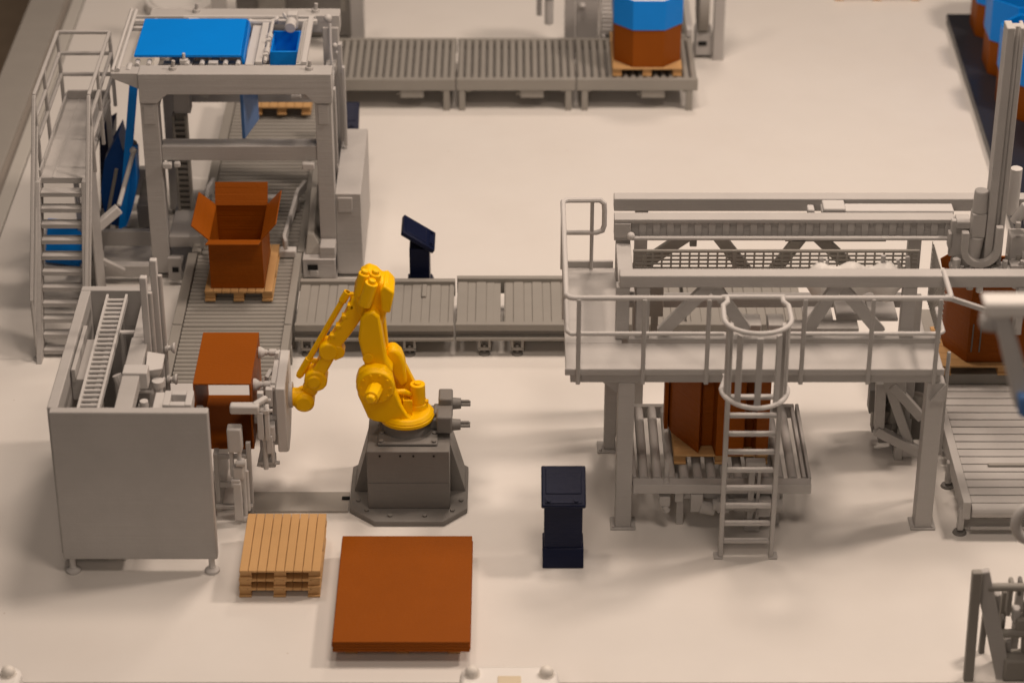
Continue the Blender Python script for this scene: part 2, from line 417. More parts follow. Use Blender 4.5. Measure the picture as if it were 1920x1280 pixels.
# near right slat conveyor (slats lie across x)
def conveyor_right():
    t = thing('slat_conveyor', 'pale grey slat conveyor coming towards the viewer at the right edge', 'conveyor', (4.4, -2.2, 0), G3)
    g = MB(); y = -3.15
    while y < -1.36:
        g.box(3.80, 5.3, y, y+.102, .24, .303); y += .118
    obj('slat_bed', g, 'grey', t, .006)
    obj('side_rail', MB().box(3.725, 3.795, -3.19, -1.3, .16, .325), 'grey', t)
    obj('end_roller', MB().cyl((3.80, -3.17, .235), (5.3, -3.17, .235), .06), 'grey', t, 0)
    obj('cross_rail', MB().box(3.80, 5.3, -3.19, -3.165, .05, .085), 'grey', t)
    obj('stop_pin', MB().box(4.02, 4.5, -2.62, -2.58, .29, .325), 'conv', t)
    for yy in (-3.15, -2.45):
        lg = obj('leg', MB().box(3.70, 3.75, yy-.03, yy+.03, .04, .25), 'grey', t)
        obj('foot', MB().cyl((3.725, yy, 0), (3.725, yy, .02), .06, .05).cyl((3.725, yy, .02), (3.725, yy, .05), .018), 'dark', lg, 0)
    t2 = thing('slat_conveyor', 'grey slat conveyor section under the tall brown box at the right edge', 'conveyor', (4.5, -.7, 0), G3)
    obj('slat_bed', MB().box(3.76, 5.5, -1.27, -.1, .3, .405), 'conv', t2)
    obj('side_rail', MB().box(3.70, 3.755, -1.28, -.1, .22, .43), 'grey', t2)
    for yy in (-1.2, -.2): obj('leg', MB().box(3.72, 3.78, yy-.03, yy+.03, 0, .22), 'grey', t2)
conveyor_right()

# ================================================================== open box on pallet
pallet((-2.555, .63, .335), 'tan pallet on the left roller conveyor, under the open brown box', .635, .93, .11, 'pallets under boxes', 'y', 8)
def open_box():
    t = thing('cardboard_box', 'open brown box with four flaps spread, standing on a pallet on the roller conveyor', 'box', (-2.56, .6, .445))
    x0, x1, y0, y1, z0, z1, k = -2.815, -2.315, .22, .93, .447, .955, .012
    g = MB()
    g.box(x0, x1, y0, y0+k, z0, z1); g.box(x0, x1, y1-k, y1, z0, z1)
    g.box(x0, x0+k, y0+k, y1-k, z0, z1); g.box(x1-k, x1, y0+k, y1-k, z0, z1); g.box(x0+k, x1-k, y0+k, y1-k, z0, z0+k)
    obj('body', g, 'brown', t, .003)
    def flap(p, q, dx, dy, dz, inset):
        p, q = Vector(p), Vector(q); e = Vector((dx, dy, dz)); s = (q-p)*inset; nn = (q-p).cross(e).normalized()*k*.9
        a = [p, q, q+e-s, p+e+s]
        obj('flap', MB().poly(a+[v+nn for v in a], [(3,2,1,0),(4,5,6,7),(0,1,5,4),(1,2,6,5),(2,3,7,6),(3,0,4,7)]), 'brown', t, .002)
    flap((x0, y1-k, z1), (x1, y1-k, z1), 0, .10, .20, .0)
    flap((x0+.005, y0, z1), (x1-.005, y0, z1), -.01, -.16, .045, .0)
    flap((x0, y0, z1), (x0, y1, z1), -.15, -.02, .15, .02)
    flap((x1, y1, z1), (x1, y0, z1), .14, .0, .16, .02)
open_box()

# ================================================================== box held by the gripper (open tube)
g = MB(); X0, X1, Y0, Y1, Z0, Z1, k = -2.62, -2.145, -2.80, -1.96, .60, 1.235, .014
g.box(X0, X1, Y0, Y1, Z1-k, Z1).box(X0, X1, Y0, Y1, Z0, Z0+k).box(X0, X0+k, Y0, Y1, Z0+k, Z1-k).box(X1-k, X1, Y0, Y1, Z0+k, Z1-k)
tag(obj('cardboard_box', g, 'brown', bevel=.003), 'brown box sleeve open at both ends, held by the suction gripper of the yellow robot', 'box')

# ================================================================== octagonal boxes
def octo(cx, cy, w, d, ch):
    x, y = w/2, d/2
    return [(cx-x+ch,cy-y),(cx+x-ch,cy-y),(cx+x,cy-y+ch),(cx+x,cy+y-ch),(cx+x-ch,cy+y),(cx-x+ch,cy+y),(cx-x,cy+y-ch),(cx-x,cy-y+ch)]
def shell(m, outer, t, z0, z1, floor=True):
    n = len(outer); cx = sum(p[0] for p in outer)/n; cy = sum(p[1] for p in outer)/n
    wx = max(p[0] for p in outer)-cx; wy = max(p[1] for p in outer)-cy
    inn = [(cx+(p[0]-cx)*(1-t/wx), cy+(p[1]-cy)*(1-t/wy)) for p in outer]
    P = [(p[0],p[1],z0) for p in outer]+[(p[0],p[1],z1) for p in outer]+[(p[0],p[1],z0+.01) for p in inn]+[(p[0],p[1],z1) for p in inn]
    f = []
    for i in range(n):
        j = (i+1) % n
        f += [(i,j,n+j,n+i), (n+i,n+j,3*n+j,3*n+i), (2*n+j,2*n+i,3*n+i,3*n+j)]
        if not floor: f.append((j,i,2*n+i,2*n+j))
    if floor: f += [tuple(range(n-1,-1,-1)), tuple(range(2*n,3*n))]
    return m.poly(P, f)
def octabin(label, cx, cy, z0, w, d, ch, h1, h2, group, liner=False, lid=.012):
    t = thing('octagonal_box', label, 'box', (cx, cy, z0), group)
    o = octo(cx, cy, w, d, ch)
    obj('body', MB().prismz(o, z0, z0+h1), 'brown', t, .004)
    oo = octo(cx, cy, w+lid*2, d+lid*2, ch+.004)
    obj('cover', shell(MB(), oo, .02, z0+h1-.02, z0+h2), 'blue', t, .004)
    if liner:
        obj('liner', MB().prismz(octo(cx, cy, w-.05, d-.05, ch), z0+h2-.06, z0+h2-.012), 'white', t, .01)
    return t
pallet((1.485, 5.62, .375), 'tan pallet on the back roller conveyor, under the blue lidded box', .76, 1.0, .10, 'pallets under boxes', 'x', 7)
octabin('brown octagonal box with blue cover and white top, on the back roller conveyor', 1.49, 5.60, .477, .735, .92, .2, .46, .78, 'octagonal boxes with blue covers', True)
# dark floor slab and its boxes
tag(obj('display_podium', MB().poly([(5.13,7.45,0),(8,7.45,0),(8,1,0),(5.02,1,0),(5.13,7.45,.12),(8,7.45,.12),(8,1,.12),(5.02,1,.12)], [(3,2,1,0),(4,5,6,7),(0,1,5,4),(1,2,6,5),(2,3,7,6),(3,0,4,7)]), 'slab', bevel=.008), 'flat charcoal base plate carrying the blue and brown boxes at the right edge', 'base plate')
for i, (cx, cy, lb) in enumerate([(5.78, 7.0, 'blue covered brown octagonal box at the far end of the charcoal base plate'),
        (5.76, 5.95, 'blue covered brown octagonal box behind the head of the upright grey column'),
        (5.74, 4.9, 'blue covered brown octagonal box partly hidden by the upright grey column'),
        (6.12, 3.8, 'blue covered brown octagonal box at the right edge, right of the upright grey column')]):
    octabin(lb, cx, cy, .122, .84, .86, .24, .43, .90, 'octagonal boxes with blue covers')
tag(obj('white_sack', MB().prismz(octo(6.05, 3.0, .7, .6, .12), .122, .62, .92).prismz(octo(6.05, 3.0, .66, .56, .12), .62, .66, .8), 'white', bevel=.02), 'white sack standing behind the upright grey column at the right edge', 'sack')

# brown box on trolley conveyor under platform
pallet((1.74, -2.42, .472), 'tan pallet on the short conveyor under the platform', .78, .84, .095, 'pallets under boxes', 'x', 7)
def ribbed_box():
    t = thing('cardboard_box', 'tall brown box with folded upright corners standing on the short conveyor under the platform', 'box', (1.72, -2.4, .57))
    g = MB().prismz([(1.32,-2.42),(1.345,-2.5),(1.55,-2.82),(1.58,-2.70),(1.67,-2.70),(1.69,-2.86),(1.92,-2.86),(1.94,-2.72),(2.0,-2.72),(2.02,-2.86),(2.13,-2.80),(2.17,-2.4),(2.15,-2.08),(1.33,-2.08)], .57, 1.31)
    obj('body', g, 'brown', t, .004)
    obj('corner_fold', MB().box(1.283, 1.315, -2.45, -2.3, .575, 1.30), 'brown', t, .004)
    return t
ribbed_box()
t = thing('roller_conveyor', 'short pale roller conveyor with motors underneath, below the platform', 'conveyor', (1.73, -2.5, 0))
x0, x1, y0, y1, z = 1.03, 2.44, -3.10, -1.86, .465
obj('side_rail', MB().box(x0-.03, x1+.03, y0-.02, y0+.085, z-.10, z-.01), 'grey', t)
obj('side_rail', MB().box(x0, x1, y1-.05, y1, z-.12, z+.0), 'grey', t)
obj('end_rail', MB().box(x0-.03, x0, y0+.09, y1, z-.1, z-.0), 'grey', t); obj('end_rail', MB().box(x1+.012, x1+.04, y0+.09, y1, z-.1, z+.0), 'grey', t)
obj('end_rail', MB().box(x1-.035, x1-.005, y0+.09, y1-.06, z-.07, z+.005), 'grey', t)
n = 12; st = (x1-.06-x0)/n
ro = obj('roller', MB().cyl((x0+st*.55, y0+.085, z-.035), (x0+st*.55, y1-.052, z-.035), .04, n=16), 'grey', t, 0)
for i in range(1, n): copy_part(ro, (st*i, 0, 0))
obj('lower_frame', MB().box(1.35, 2.25, y0+.05, y0+.11, .27, .36).box(1.35, 1.42, y0, y1-.1, .27, .36).box(2.15, 2.22, y0, y1-.1, .27, .36), 'grey', t)
obj('drive_motor', MB().box(1.48, 1.58, y0-.03, y0+.2, .19, .36).cyl((1.56,y0,.23),(1.68,y0,.20),.055).cyl((1.66,y0-.02,.26),(1.84,y0-.02,.26),.05).box(1.70,1.80,y0-.06,y0+.1,.2,.31), 'grey', t)
obj('drive_motor', MB().cyl((1.84,y0,.25),(2.02,y0,.25),.062).box(2.04,2.14,y0-.06,y0+.1,.16,.33).cyl((2.12,y0,.24),(2.24,y0,.24),.06).cyl((1.98,y0,.22),(1.98,y0,.1),.04,.02), 'grey', t)
obj('bracket', MB().box(1.22, 1.31, y0-.02, y0+.08, .24, .33).cyl((1.265,y0,.24),(1.29,y0,.18),.03), 'grey', t)
obj('corner_guide', MB().box(1.26, 1.295, y0+.06, y0+.1, .34, .62).cyl((1.277,y0+.0,.44),(1.277,y0+.09,.44),.03), 'grey', t)
obj('lift_mast', MB().box(1.95, 2.0, y0-.03, y0+.02, .1, .60).box(2.02, 2.05, y0-.03, y0+.02, .1, .60).box(1.92, 2.08, y0-.05, y0+.03, .60, .69).box(1.93,2.06,y0-.06,y0+.0,.02,.12), 'grey', t)
for lx, ly in ((1.4, -3.0), (2.2, -3.0), (1.4, -2.0), (2.2, -2.0)): obj('leg', MB().box(lx-.03, lx+.03, ly-.03, ly+.03, 0, .27), 'grey', t)

# box at right edge
pallet((4.35, -.95, .41), 'golden tan pallet under the tall open brown box at the right edge', 1.12, .7, .10, 'pallets under boxes', 'x', 6)
t = thing('cardboard_box', 'tall open brown box with spread flaps on a pallet at the right edge', 'box', (4.3, -.95, .51))
obj('body', shell(MB(), [(3.86,-.95),(4.02,-1.24),(4.75,-1.24),(4.95,-1.0),(4.95,-.66),(3.86,-.66)], .02, .512, 1.27), 'brown', t, .004)
q = [at(1800,466,-1.25), at(1766,494,-1.32), at(1768,508,-1.30), at(1830,508,-1.2), at(1835,470,-1.2)]
obj('flap', MB().prism([(v.x, v.z) for v in q], -1.24, -1.225), 'brown', t, .002)
obj('handle_slot', MB().box(4.05, 4.062, -1.246, -1.238, .62, .9).box(4.12, 4.132, -1.246, -1.238, .62, .9), 'dark', t, 0)
# pallets elsewhere
pallet((-2.455, 4.60, .365), 'tan pallet with a brown sheet seen through the tray machine frame', .62, .9, .10, 'pallets under boxes', 'y', 7)
tag(obj('cardboard_sheet', MB().box(-2.56, -2.25, 4.35, 5.0, .468, .484), 'brown'), 'small brown sheet lying on the pallet behind the tray machine frame', 'cardboard sheet')
pallet((4.40, 8.75, .001), 'tan pallet on the floor at the top edge of the picture', 1.02, 1.25, .14, None, 'x', 7)

# ================================================================== robot
def robot():
    t = thing('robot_arm', 'yellow industrial robot arm on a dark grey pedestal, holding a suction gripper', 'robot', (-.87, -2.5, 0))
    # pedestal
    pd = obj('pedestal', MB().box(-1.21, -.52, -2.86, -2.12, .05, .612), 'dark', t, .008)
    obj('front_panel', MB().box(-1.205, -.525, -2.868, -2.859, .055, .30), 'dark', pd, .002)
    b = MB()
    for x in (-1.10, -.93, -.82, -.65): b.cyl((x, -2.866, .57), (x, -2.858, .57), .009, n=10)
    obj('screw_hole', b, 'black', pd, 0)
    bp = obj('base_plate', MB().prismz([(-1.15,-3.06),(-.57,-3.06),(-.375,-2.86),(-.375,-2.22),(-.55,-2.05),(-1.18,-2.05),(-1.37,-2.22),(-1.37,-2.86)], 0, .05), 'dark', t, .008)
    for x, y in ((-1.02,-2.98),(-.73,-2.98),(-1.22,-2.9),(-.5,-2.9),(-1.3,-2.75),(-.43,-2.75),(-1.3,-2.4),(-.43,-2.4)):
        obj('bolt', MB().cyl((x,y,.05),(x,y,.066),.02,n=8), 'dark', bp, .002)
    for s in (-1, 1):
        xi = -1.211 if s < 0 else -.519; xo = xi+s*.125
        obj('gusset', MB().prism([(xi,.05),(xo,.05),(xi,.52)], -2.60, -2.57), 'dark', pd, .003)
        obj('gusset', MB().prism([(xi,.05),(xo,.05),(xi,.52)], -2.30, -2.27), 'dark', pd, .003)
        obj('gusset_plate', MB().poly([(xo,-2.57,.05),(xo,-2.3,.05),(xi,-2.3,.52),(xi,-2.57,.52),(xo-s*.02,-2.57,.05),(xo-s*.02,-2.3,.05),(xi-s*.02,-2.3,.5),(xi-s*.02,-2.57,.5)], [(3,2,1,0),(4,5,6,7),(0,1,5,4),(1,2,6,5),(2,3,7,6),(3,0,4,7)]), 'dark', pd, .002)
    fl = obj('mounting_flange', MB().box(-1.12, -.62, -2.78, -2.22, .612, .64), 'dark', t, .012)
    for x in (-1.09, -.65):
        for y in (-2.75, -2.25, -2.62): obj('bolt', MB().cyl((x,y,.64),(x,y,.656),.02,n=8), 'dark', fl, .002)
    obj('neck', MB().cyl((-.885,-2.50,.63),(-.885,-2.50,.735),.215,.205,n=32), 'dark', t, .004)
    obj('cable_box', MB().box(-.70, -.60, -2.56, -2.40, .64, .74).box(-.63, -.50, -2.66, -2.50, .66, .82).box(-.62, -.50, -2.40, -2.22, .66, .84).box(-.66,-.5,-2.52,-2.36,.7,.78), 'dark', t, .015)
    for (y, z) in ((-2.60, .715), (-2.32, .75)):
        obj('plug', MB().cyl((-.51,y,z),(-.43,y,z),.052,.045).cyl((-.43,y-.02,z),(-.35,y-.02,z),.014).cyl((-.43,y+.02,z),(-.35,y+.02,z),.014).cyl((-.43,y,z+.02),(-.36,y,z+.02),.014), 'dark', t, .003)
    # carousel
    ca = obj('carousel', MB().cyl((-.885,-2.50,.735),(-.885,-2.50,.775),.235,.235,n=48).cyl((-.885,-2.50,.775),(-.885,-2.50,.81),.232,.20,n=48), 'yellow', t, .01)
    YF = -2.66
    def P(px, py, Y=YF): v = at(px, py, Y); return (v.x, v.z)
    out = [P(*q) for q in ((667,716),(672,702),(686,692),(704,690),(722,694),(735,710),(741,738),(752,762),(764,781),(780,790),(795,791),(789,803),(770,806),(742,800),(722,793),(702,790),(690,784),(682,766),(671,742))]
    body = obj('shoulder_plate', MB().prism(out, YF, YF+.12), 'yellow', ca, .012)
    c = at(704, 727, YF-.04)
    obj('shoulder_disc', MB().cyl((c.x, YF-.045, c.z), (c.x, YF, c.z), .148, .165, n=40), 'yellow', ca, .008)
    bt = MB()
    for i in range(10):
        a = 2*math.pi*i/10; bt.cyl((c.x+.122*math.cos(a), YF-.055, c.z+.122*math.sin(a)), (c.x+.122*math.cos(a), YF-.04, c.z+.122*math.sin(a)), .013, n=8)
    obj('bolt_ring', bt, 'yellow', ca, .002)
    obj('shoulder_motor', MB().cyl((c.x, YF-.04, c.z), (c.x-.03, YF-.20, c.z), .066, .062, n=10).cyl((c.x-.03, YF-.20, c.z), (c.x-.035, YF-.24, c.z), .045, .034, n=10), 'yellow', ca, .008)
    out2 = [P(*q, YF) for q in ((700,690),(738,680),(762,722),(784,765),(798,785),(720,790))]
    obj('rear_plate', MB().prism(out2, -2.40, -2.33), 'yellow', ca, .01)
    obj('slew_motor', MB().cyl((-.79,-2.46,.80),(-.79,-2.46,.85),.09,.075,n=28).cyl((-.79,-2.46,.85),(-.79,-2.46,1.03),.066,.064,n=28).cyl((-.79,-2.46,1.03),(-.79,-2.46,1.045),.03,n=16).box(-.75,-.70,-2.48,-2.44,.84,.87), 'yellow', ca, .006)
    obj('bracket', MB().box(-.91,-.90,-2.60,-2.48,.80,.95).box(-.91,-.83,-2.60,-2.585,.80,.95).tube([(-1.0,-2.54,1.0),(-.90,-2.54,1.0),(-.85,-2.50,.95)],.024).box(-.98,-.84,-2.50,-2.42,.80,.87), 'yellow', ca, .006)
    # lower arm (link) standing up
    YL = -2.52
    lk = [P(*q, YL) for q in ((690,702),(679,660),(672,632),(676,596),(684,584),(700,578),(712,590),(720,640),(725,672),(738,690),(725,706))]
    la = obj('lower_arm', MB().prism(lk, YL-.05, YL+.10), 'yellow', t, .02)
    cc = at(690, 671, YL-.05)
    obj('hub_cap', MB().cyl((cc.x, YL-.065, cc.z), (cc.x, YL-.045, cc.z), .045), 'yellow', la, .004)
    ra = [P(*q, -2.36) for q in ((700,600),(712,580),(722,590),(727,640),(730,672),(710,690))]
    obj('rear_link', MB().prism(ra, -2.38, -2.28), 'yellow', la, .015)
    # counterbalance cylinder behind
    a = at(735, 668, -2.34); b_ = at(762, 722, -2.34)
    obj('balancer', MB().prism([P(*q, -2.45) for q in ((722,664),(728,656),(741,656),(752,666),(759,684),(764,718),(752,730),(735,705))], -2.45, -2.30), 'yellow', t, .03)
    obj('balancer_link', MB().prism([P(*q, -2.30) for q in ((742,658),(752,664),(772,745),(758,752))], -2.34, -2.24), 'yellow', t, .012)
    # elbow
    YE = -2.36
    el = [P(*q, YE) for q in ((668,560),(664,542),(676,514),(690,506),(706,512),(716,522),(727,520),(740,534),(738,550),(728,572),(716,604),(700,600),(688,585),(672,580))]
    e = obj('elbow_housing', MB().prism(el, YE-.10, YE+.14), 'yellow', t, .02)
    for (p1, p2, r) in (((684,512),(676,552),.052), ((704,512),(694,560),.052), ((697,530),(684,572),.055)):
        A = at(*p1, YE-.14 if p1[0] == 697 else YE-.06); B = at(*p2, YE-.14 if p1[0] == 697 else YE-.06)
        obj('wrist_motor', MB().cyl(A, B, r, r*1.05, n=22).cyl(A+(A-B).normalized()*.03, A, r*.55, r*.62, n=16), 'yellow', e, .006)
    obj('elbow_block', MB().prism([P(*q, YE) for q in ((714,528),(722,518),(741,532),(733,570),(716,566))], YE-.16, YE+.06), 'yellow', e, .015)
    # forearm
    fa = [P(*q, YE) for q in ((662,552),(690,562),(678,592),(660,618),(640,644),(629,664),(613,692),(607,712),(585,716),(578,700),(590,684),(604,662),(604,650),(613,638),(625,622),(645,590))]
    f = obj('forearm', MB().prism(fa, YE-.07, YE+.08), 'yellow', t, .018)
    for (q, r, y0, y1) in (((617,652),.082,YE-.085,YE+.08), ((593,706),.098,YE-.085,YE+.09), ((590,706),.06,YE-.10,YE+.05)):
        v = at(*q, YE); obj('forearm_ring', MB().cyl((v.x,y0,v.z),(v.x,y1,v.z),r,n=14 if r > .09 else 26), 'yellow', f, .014)
    v0 = at(632, 640, YE-.08); v1 = at(610, 672, YE-.08)
    obj('side_cover', MB().prism([P(*q, YE) for q in ((630,640),(641,642),(648,653),(645,661),(629,668),(620,655))], YE-.08, YE+.05), 'yellow', f, .012)
    for q in ((663,572),(652,592),(641,610),(630,628)):
        v = at(*q, YE-.03); obj('clip', MB().box(v.x-.05, v.x-.0, v.y-.04, v.y+.03, v.z-.02, v.z+.02), 'yellow', f, .006)
    v = at(582, 727, YE); obj('wrist_joint', MB().sphere(v, .075, (.9,.8,1.1)), 'yellow', f, 0)
    v = at(571, 747, YE)
    obj('wrist', MB().cyl((v.x, YE-.10, v.z), (v.x, YE-.08, v.z), .06, .085, n=28).cyl((v.x, YE-.08, v.z), (v.x, YE+.08, v.z), .088, .088, n=28).cyl((v.x-.17, YE, v.z+.02), (v.x-.0, YE, v.z+.015), .078, .082, n=20).cyl((v.x-.175, YE, v.z+.02),(v.x-.12, YE, v.z+.02),.092,.092,n=16), 'yellow', f, .01)
    # hose rod
    r0 = at(652, 547, YE+.02); r1 = at(560, 706, YE+.02)
    hr = obj('hose_rod', MB().cyl(r0, r1, .026, n=12).cyl(r0+(r0-r1).normalized()*.0, r0+(r1-r0).normalized()*.10, .034, n=12).cyl(r1+(r0-r1).normalized()*.20, r1+(r0-r1).normalized()*.02, .033, n=12), 'yellow', t, .003)
    obj('rod_clamp', MB().bar(r0+Vector((.02,0,-.03)), r0+Vector((.12,0,-.05)), .04, .05).bar(r1+Vector((.08,0,.17)), r1+Vector((.20,0,.14)), .035, .04), 'yellow', hr, .005)
    # ---------------- gripper
    gp = obj('gripper_plate', MB().prismx([(-2.72,.52),(-2.58,.44),(-2.36,.48),(-2.2,.6),(-2.12,.95),(-2.12,1.16),(-2.3,1.16),(-2.72,1.135)], -1.955, -1.875), 'pale', t, .01)
    obj('flange_ring', MB().cyl((-1.876,YE,.86),(-1.845,YE,.86),.11,n=28), 'pale', gp, .003)
    def cup(x, y, z, L):
        c = obj('suction_cup', MB().lathe((x,y,z),(x+1,y,z),[(0,.05),(.02,.05),(.055,.026),(.075,.026)]).lathe((x,y,z),(x+1,y,z),[(.075,.018),(L,.018)]), 'pale', gp, .002)
        obj('cup_rod', MB().cyl((x+.09,y,z),(x+.15,y,z),.03).cyl((x+.165,y,z),(x+.18,y,z),.026), 'pale', c, .003)
    cup(-2.143, -2.10, 1.12, .26); cup(-2.143, -2.62, 1.12, .22); cup(-2.143, -2.2, .75, .2); cup(-2.143, -2.66, .82, .2)
    obj('gripper_bar', MB().box(-2.0,-1.957,-2.7,-2.1,1.10,1.14).box(-1.99,-1.957,-2.25,-2.19,.8,1.2).box(-1.995,-1.957,-2.66,-2.6,.55,1.16), 'pale', gp, .006)
    obj('clamp_arm', MB().bar((-2.31,-2.93,1.08),(-2.07,-2.93,1.08),.085,.08).bar((-2.12,-2.93,1.10),(-2.02,-2.80,1.10),.05,.05), 'pale', gp, .016)
    obj('clamp_arm', MB().bar((-2.13,-2.84,1.0),(-2.0,-2.84,1.0),.06,.04).box(-2.10,-2.05,-2.88,-2.80,.74,1.0).box(-2.04,-2.005,-2.86,-2.78,.72,1.03), 'pale', gp, .006)
    obj('valve_block', MB().box(-2.08,-1.97,-2.78,-2.66,.66,.80).box(-2.04,-1.99,-2.8,-2.7,.55,.72).cyl((-2.1,-2.74,.72),(-2.0,-2.74,.72),.03).box(-2.09,-2.03,-2.76,-2.70,.80,.9), 'pale', gp, .006)
    obj('air_cylinder', MB().cyl((-2.06,-2.76,.38),(-2.06,-2.76,.66),.022).cyl((-2.0,-2.72,.42),(-2.0,-2.72,.62),.018).cyl((-2.13,-2.7,.40),(-1.95,-2.7,.40),.016).cyl((-2.08,-2.2,.9),(-2.08,-2.5,.98),.03), 'pale', gp, .003)
    obj('lower_pad', MB().box(-2.12,-1.99,-2.66,-2.55,.32,.42).cyl((-2.05,-2.6,.42),(-2.05,-2.6,.56),.05), 'grey', gp, .012)
    random.seed(21)
    for i in range(22):
        x = -2.10+random.random()*.12; y = -2.80+random.random()*.45; z = .52+random.random()*.55; q = .012+random.random()*.018
        if i % 3 == 0: obj('valve', MB().cyl((x-.03,y,z),(x+.05,y,z),q), 'pale', gp, .003)
        elif i % 3 == 1: obj('valve', MB().box(x-q,x+q,y-q,y+q,z-q*3,z+q*3), 'pale', gp, .004)
        else: obj('valve', MB().cyl((x,y,z-.05),(x,y,z+.06),q*.8), 'grey', gp, .003)
    obj('hose', MB().tube([(-2.06,-2.45,1.0),(-2.04,-2.5,1.12),(-2.02,-2.42,1.13),(-1.98,-2.36,1.02)],.016).tube([(-2.09,-2.66,.92),(-2.06,-2.7,.98),(-2.02,-2.66,1.0),(-1.98,-2.6,.96)],.014).tube([(-2.10,-2.3,.6),(-2.12,-2.45,.52),(-2.10,-2.62,.48),(-2.13,-2.7,.36)],.016), 'pale', gp, 0)
robot()
tag(obj('floor_duct', MB().box(-2.24, -1.38, -2.86, -2.57, .001, .022), 'ledge', bevel=.004), 'flat strip on the floor running from the grey open-topped machine to the robot pedestal', 'cable duct')
tag(obj('cable_stub', MB().box(-1.44, -1.375, -2.70, -2.67, .024, .045), 'black', bevel=.004), 'small black plug on the floor strip left of the robot pedestal', 'plug')

# ================================================================== carton erector (open topped machine bottom left)
def erector():
    t = thing('carton_machine', 'large grey open-topped carton machine on short feet, lower left', 'machine', (-3.0, -2.7, 0))
    obj('front_panel', MB().box(-3.635, -2.385, -3.74, -3.655, .14, 1.54), 'grey', t, .012)
    obj('side_wall', MB().box(-3.66, -3.575, -3.655, -1.77, .14, 1.535), 'grey', t, .008)
    obj('back_wall', MB().box(-3.66, -3.02, -1.768, -1.69, .14, 1.535), 'grey', t, .008)
    obj('inner_wall', MB().box(-3.12, -3.02, -2.55, -1.77, .3, 1.53).box(-3.13, -2.99, -3.653, -2.55, 1.42, 1.53).box(-3.12,-3.02,-3.65,-2.55,.15,.9), 'grey', t, .006)
    obj('inner_floor', MB().box(-3.57, -3.13, -3.65, -1.77, .15, .2), 'grey', t, 0)
    obj('inner_panel', MB().box(-3.573, -3.43, -3.0, -2.36, 1.2, 1.40).box(-3.565, -3.53, -3.02, -2.3, 1.38, 1.5), 'grey', t, .006)
    for x, y in ((-3.57,-3.70),(-2.44,-3.70),(-3.57,-1.8),(-2.9,-1.8)):
        lg = obj('leg', MB().cyl((x,y,.03),(x,y,.15),.026), 'pale', t, 0)
        obj('foot', MB().lathe((x,y,0),(x,y,1),[(0,.062),(.02,.062),(.04,.03),(.055,.03)]), 'pale', lg, .003)
    # ladder-like chute
    def cz(y): return 1.50-.03*((y+1.8)/-1.85)
    ch = obj('roller_chute', MB().bar((-3.425,-3.64,cz(-3.64)),(-3.425,-1.82,cz(-1.82)),.022,.06).bar((-3.265,-3.64,cz(-3.64)),(-3.265,-1.82,cz(-1.82)),.022,.06), 'pale', t, .003)
    ro = obj('roller', MB().cyl((-3.415,-3.6,1.475),(-3.275,-3.6,1.475),.016,n=10), 'pale', ch, 0)
    for i in range(1, 25): copy_part(ro, (0, i*.0715, .0012*i))
    obj('chute_support', MB().box(-3.36,-3.32,-3.6,-1.9,1.36,1.41).box(-3.41,-3.28,-2.0,-1.95,.2,1.42).box(-3.41,-3.28,-3.3,-3.25,.2,1.42), 'grey', ch, .003)
    # two tall masts
    for (x, y, z) in ((-2.928,-2.40,2.18),(-2.985,-2.62,2.14)):
        obj('mast', MB().box(x-.03, x+.03, y-.03, y+.03, .15, z), 'pale', t, .01)
        obj('mast_rail', MB().cyl((x+.045,y,.2),(x+.045,y,z-.15),.02), 'grey', t, 0)
    def cup(x, y, z, L):
        c = obj('suction_cup', MB().lathe((x,y,z),(x-1,y,z),[(0,.045),(.015,.045),(.04,.02),(.06,.02),(.061,.035),(.085,.035),(.086,.014),(L,.014)]), 'pale', t, .002)
    cup(-2.80,-2.40,1.34,.13); cup(-2.80,-2.42,1.05,.13); cup(-2.87,-2.64,1.15,.16); cup(-2.85,-2.95,1.25,.2)
    # cluster to the right of the inner beam
    obj('hopper', MB().poly([(-2.98,-2.75,1.52),(-2.84,-2.70,1.46),(-2.84,-2.9,1.44),(-2.98,-2.95,1.44),(-2.95,-2.8,1.36),(-2.88,-2.8,1.36),(-2.88,-2.88,1.34),(-2.95,-2.88,1.34)], [(3,2,1,0),(4,5,6,7),(0,1,5,4),(1,2,6,5),(2,3,7,6),(3,0,4,7)]), 'pale', t, .008)
    obj('piston', MB().cyl((-2.88,-2.95,1.0),(-2.88,-2.95,1.30),.03).cyl((-2.88,-2.95,1.30),(-2.88,-2.95,1.36),.05).cyl((-2.95,-3.3,.9),(-2.95,-3.3,1.38),.035).cyl((-2.87,-3.3,.9),(-2.87,-3.3,1.3),.03), 'pale', t, .004)
    obj('bracket', MB().box(-3.13,-2.93,-3.16,-3.02,1.40,1.552).box(-2.93,-2.78,-3.5,-3.2,1.0,1.26).box(-2.88,-2.76,-3.35,-3.1,1.1,1.34), 'pale', t, .008)
    v = at(334, 745, -3.45)
    obj('square_frame', MB().box(v.x-.115,v.x-.06,-3.56,-3.34,v.z-.1,v.z).box(v.x+.06,v.x+.115,-3.56,-3.34,v.z-.1,v.z).box(v.x-.06,v.x+.06,-3.56,-3.50,v.z-.095,v.z-.003).box(v.x-.06,v.x+.06,-3.40,-3.34,v.z-.095,v.z-.003), 'pale', t, .006)
    obj('side_block', MB().box(-2.88,-2.55,-3.0,-2.75,.6,1.0).box(-2.56,-2.46,-3.63,-3.5,1.1,1.40), 'pale', t, .008)
    obj('curved_guard', MB().tube([(-3.2,-3.0,1.44),(-3.17,-3.02,1.36),(-3.12,-3.05,1.30),(-3.08,-3.05,1.28)],.04,10).cyl((-3.19,-3.0,.6),(-3.19,-3.0,1.4),.03), 'pale', t, 0)
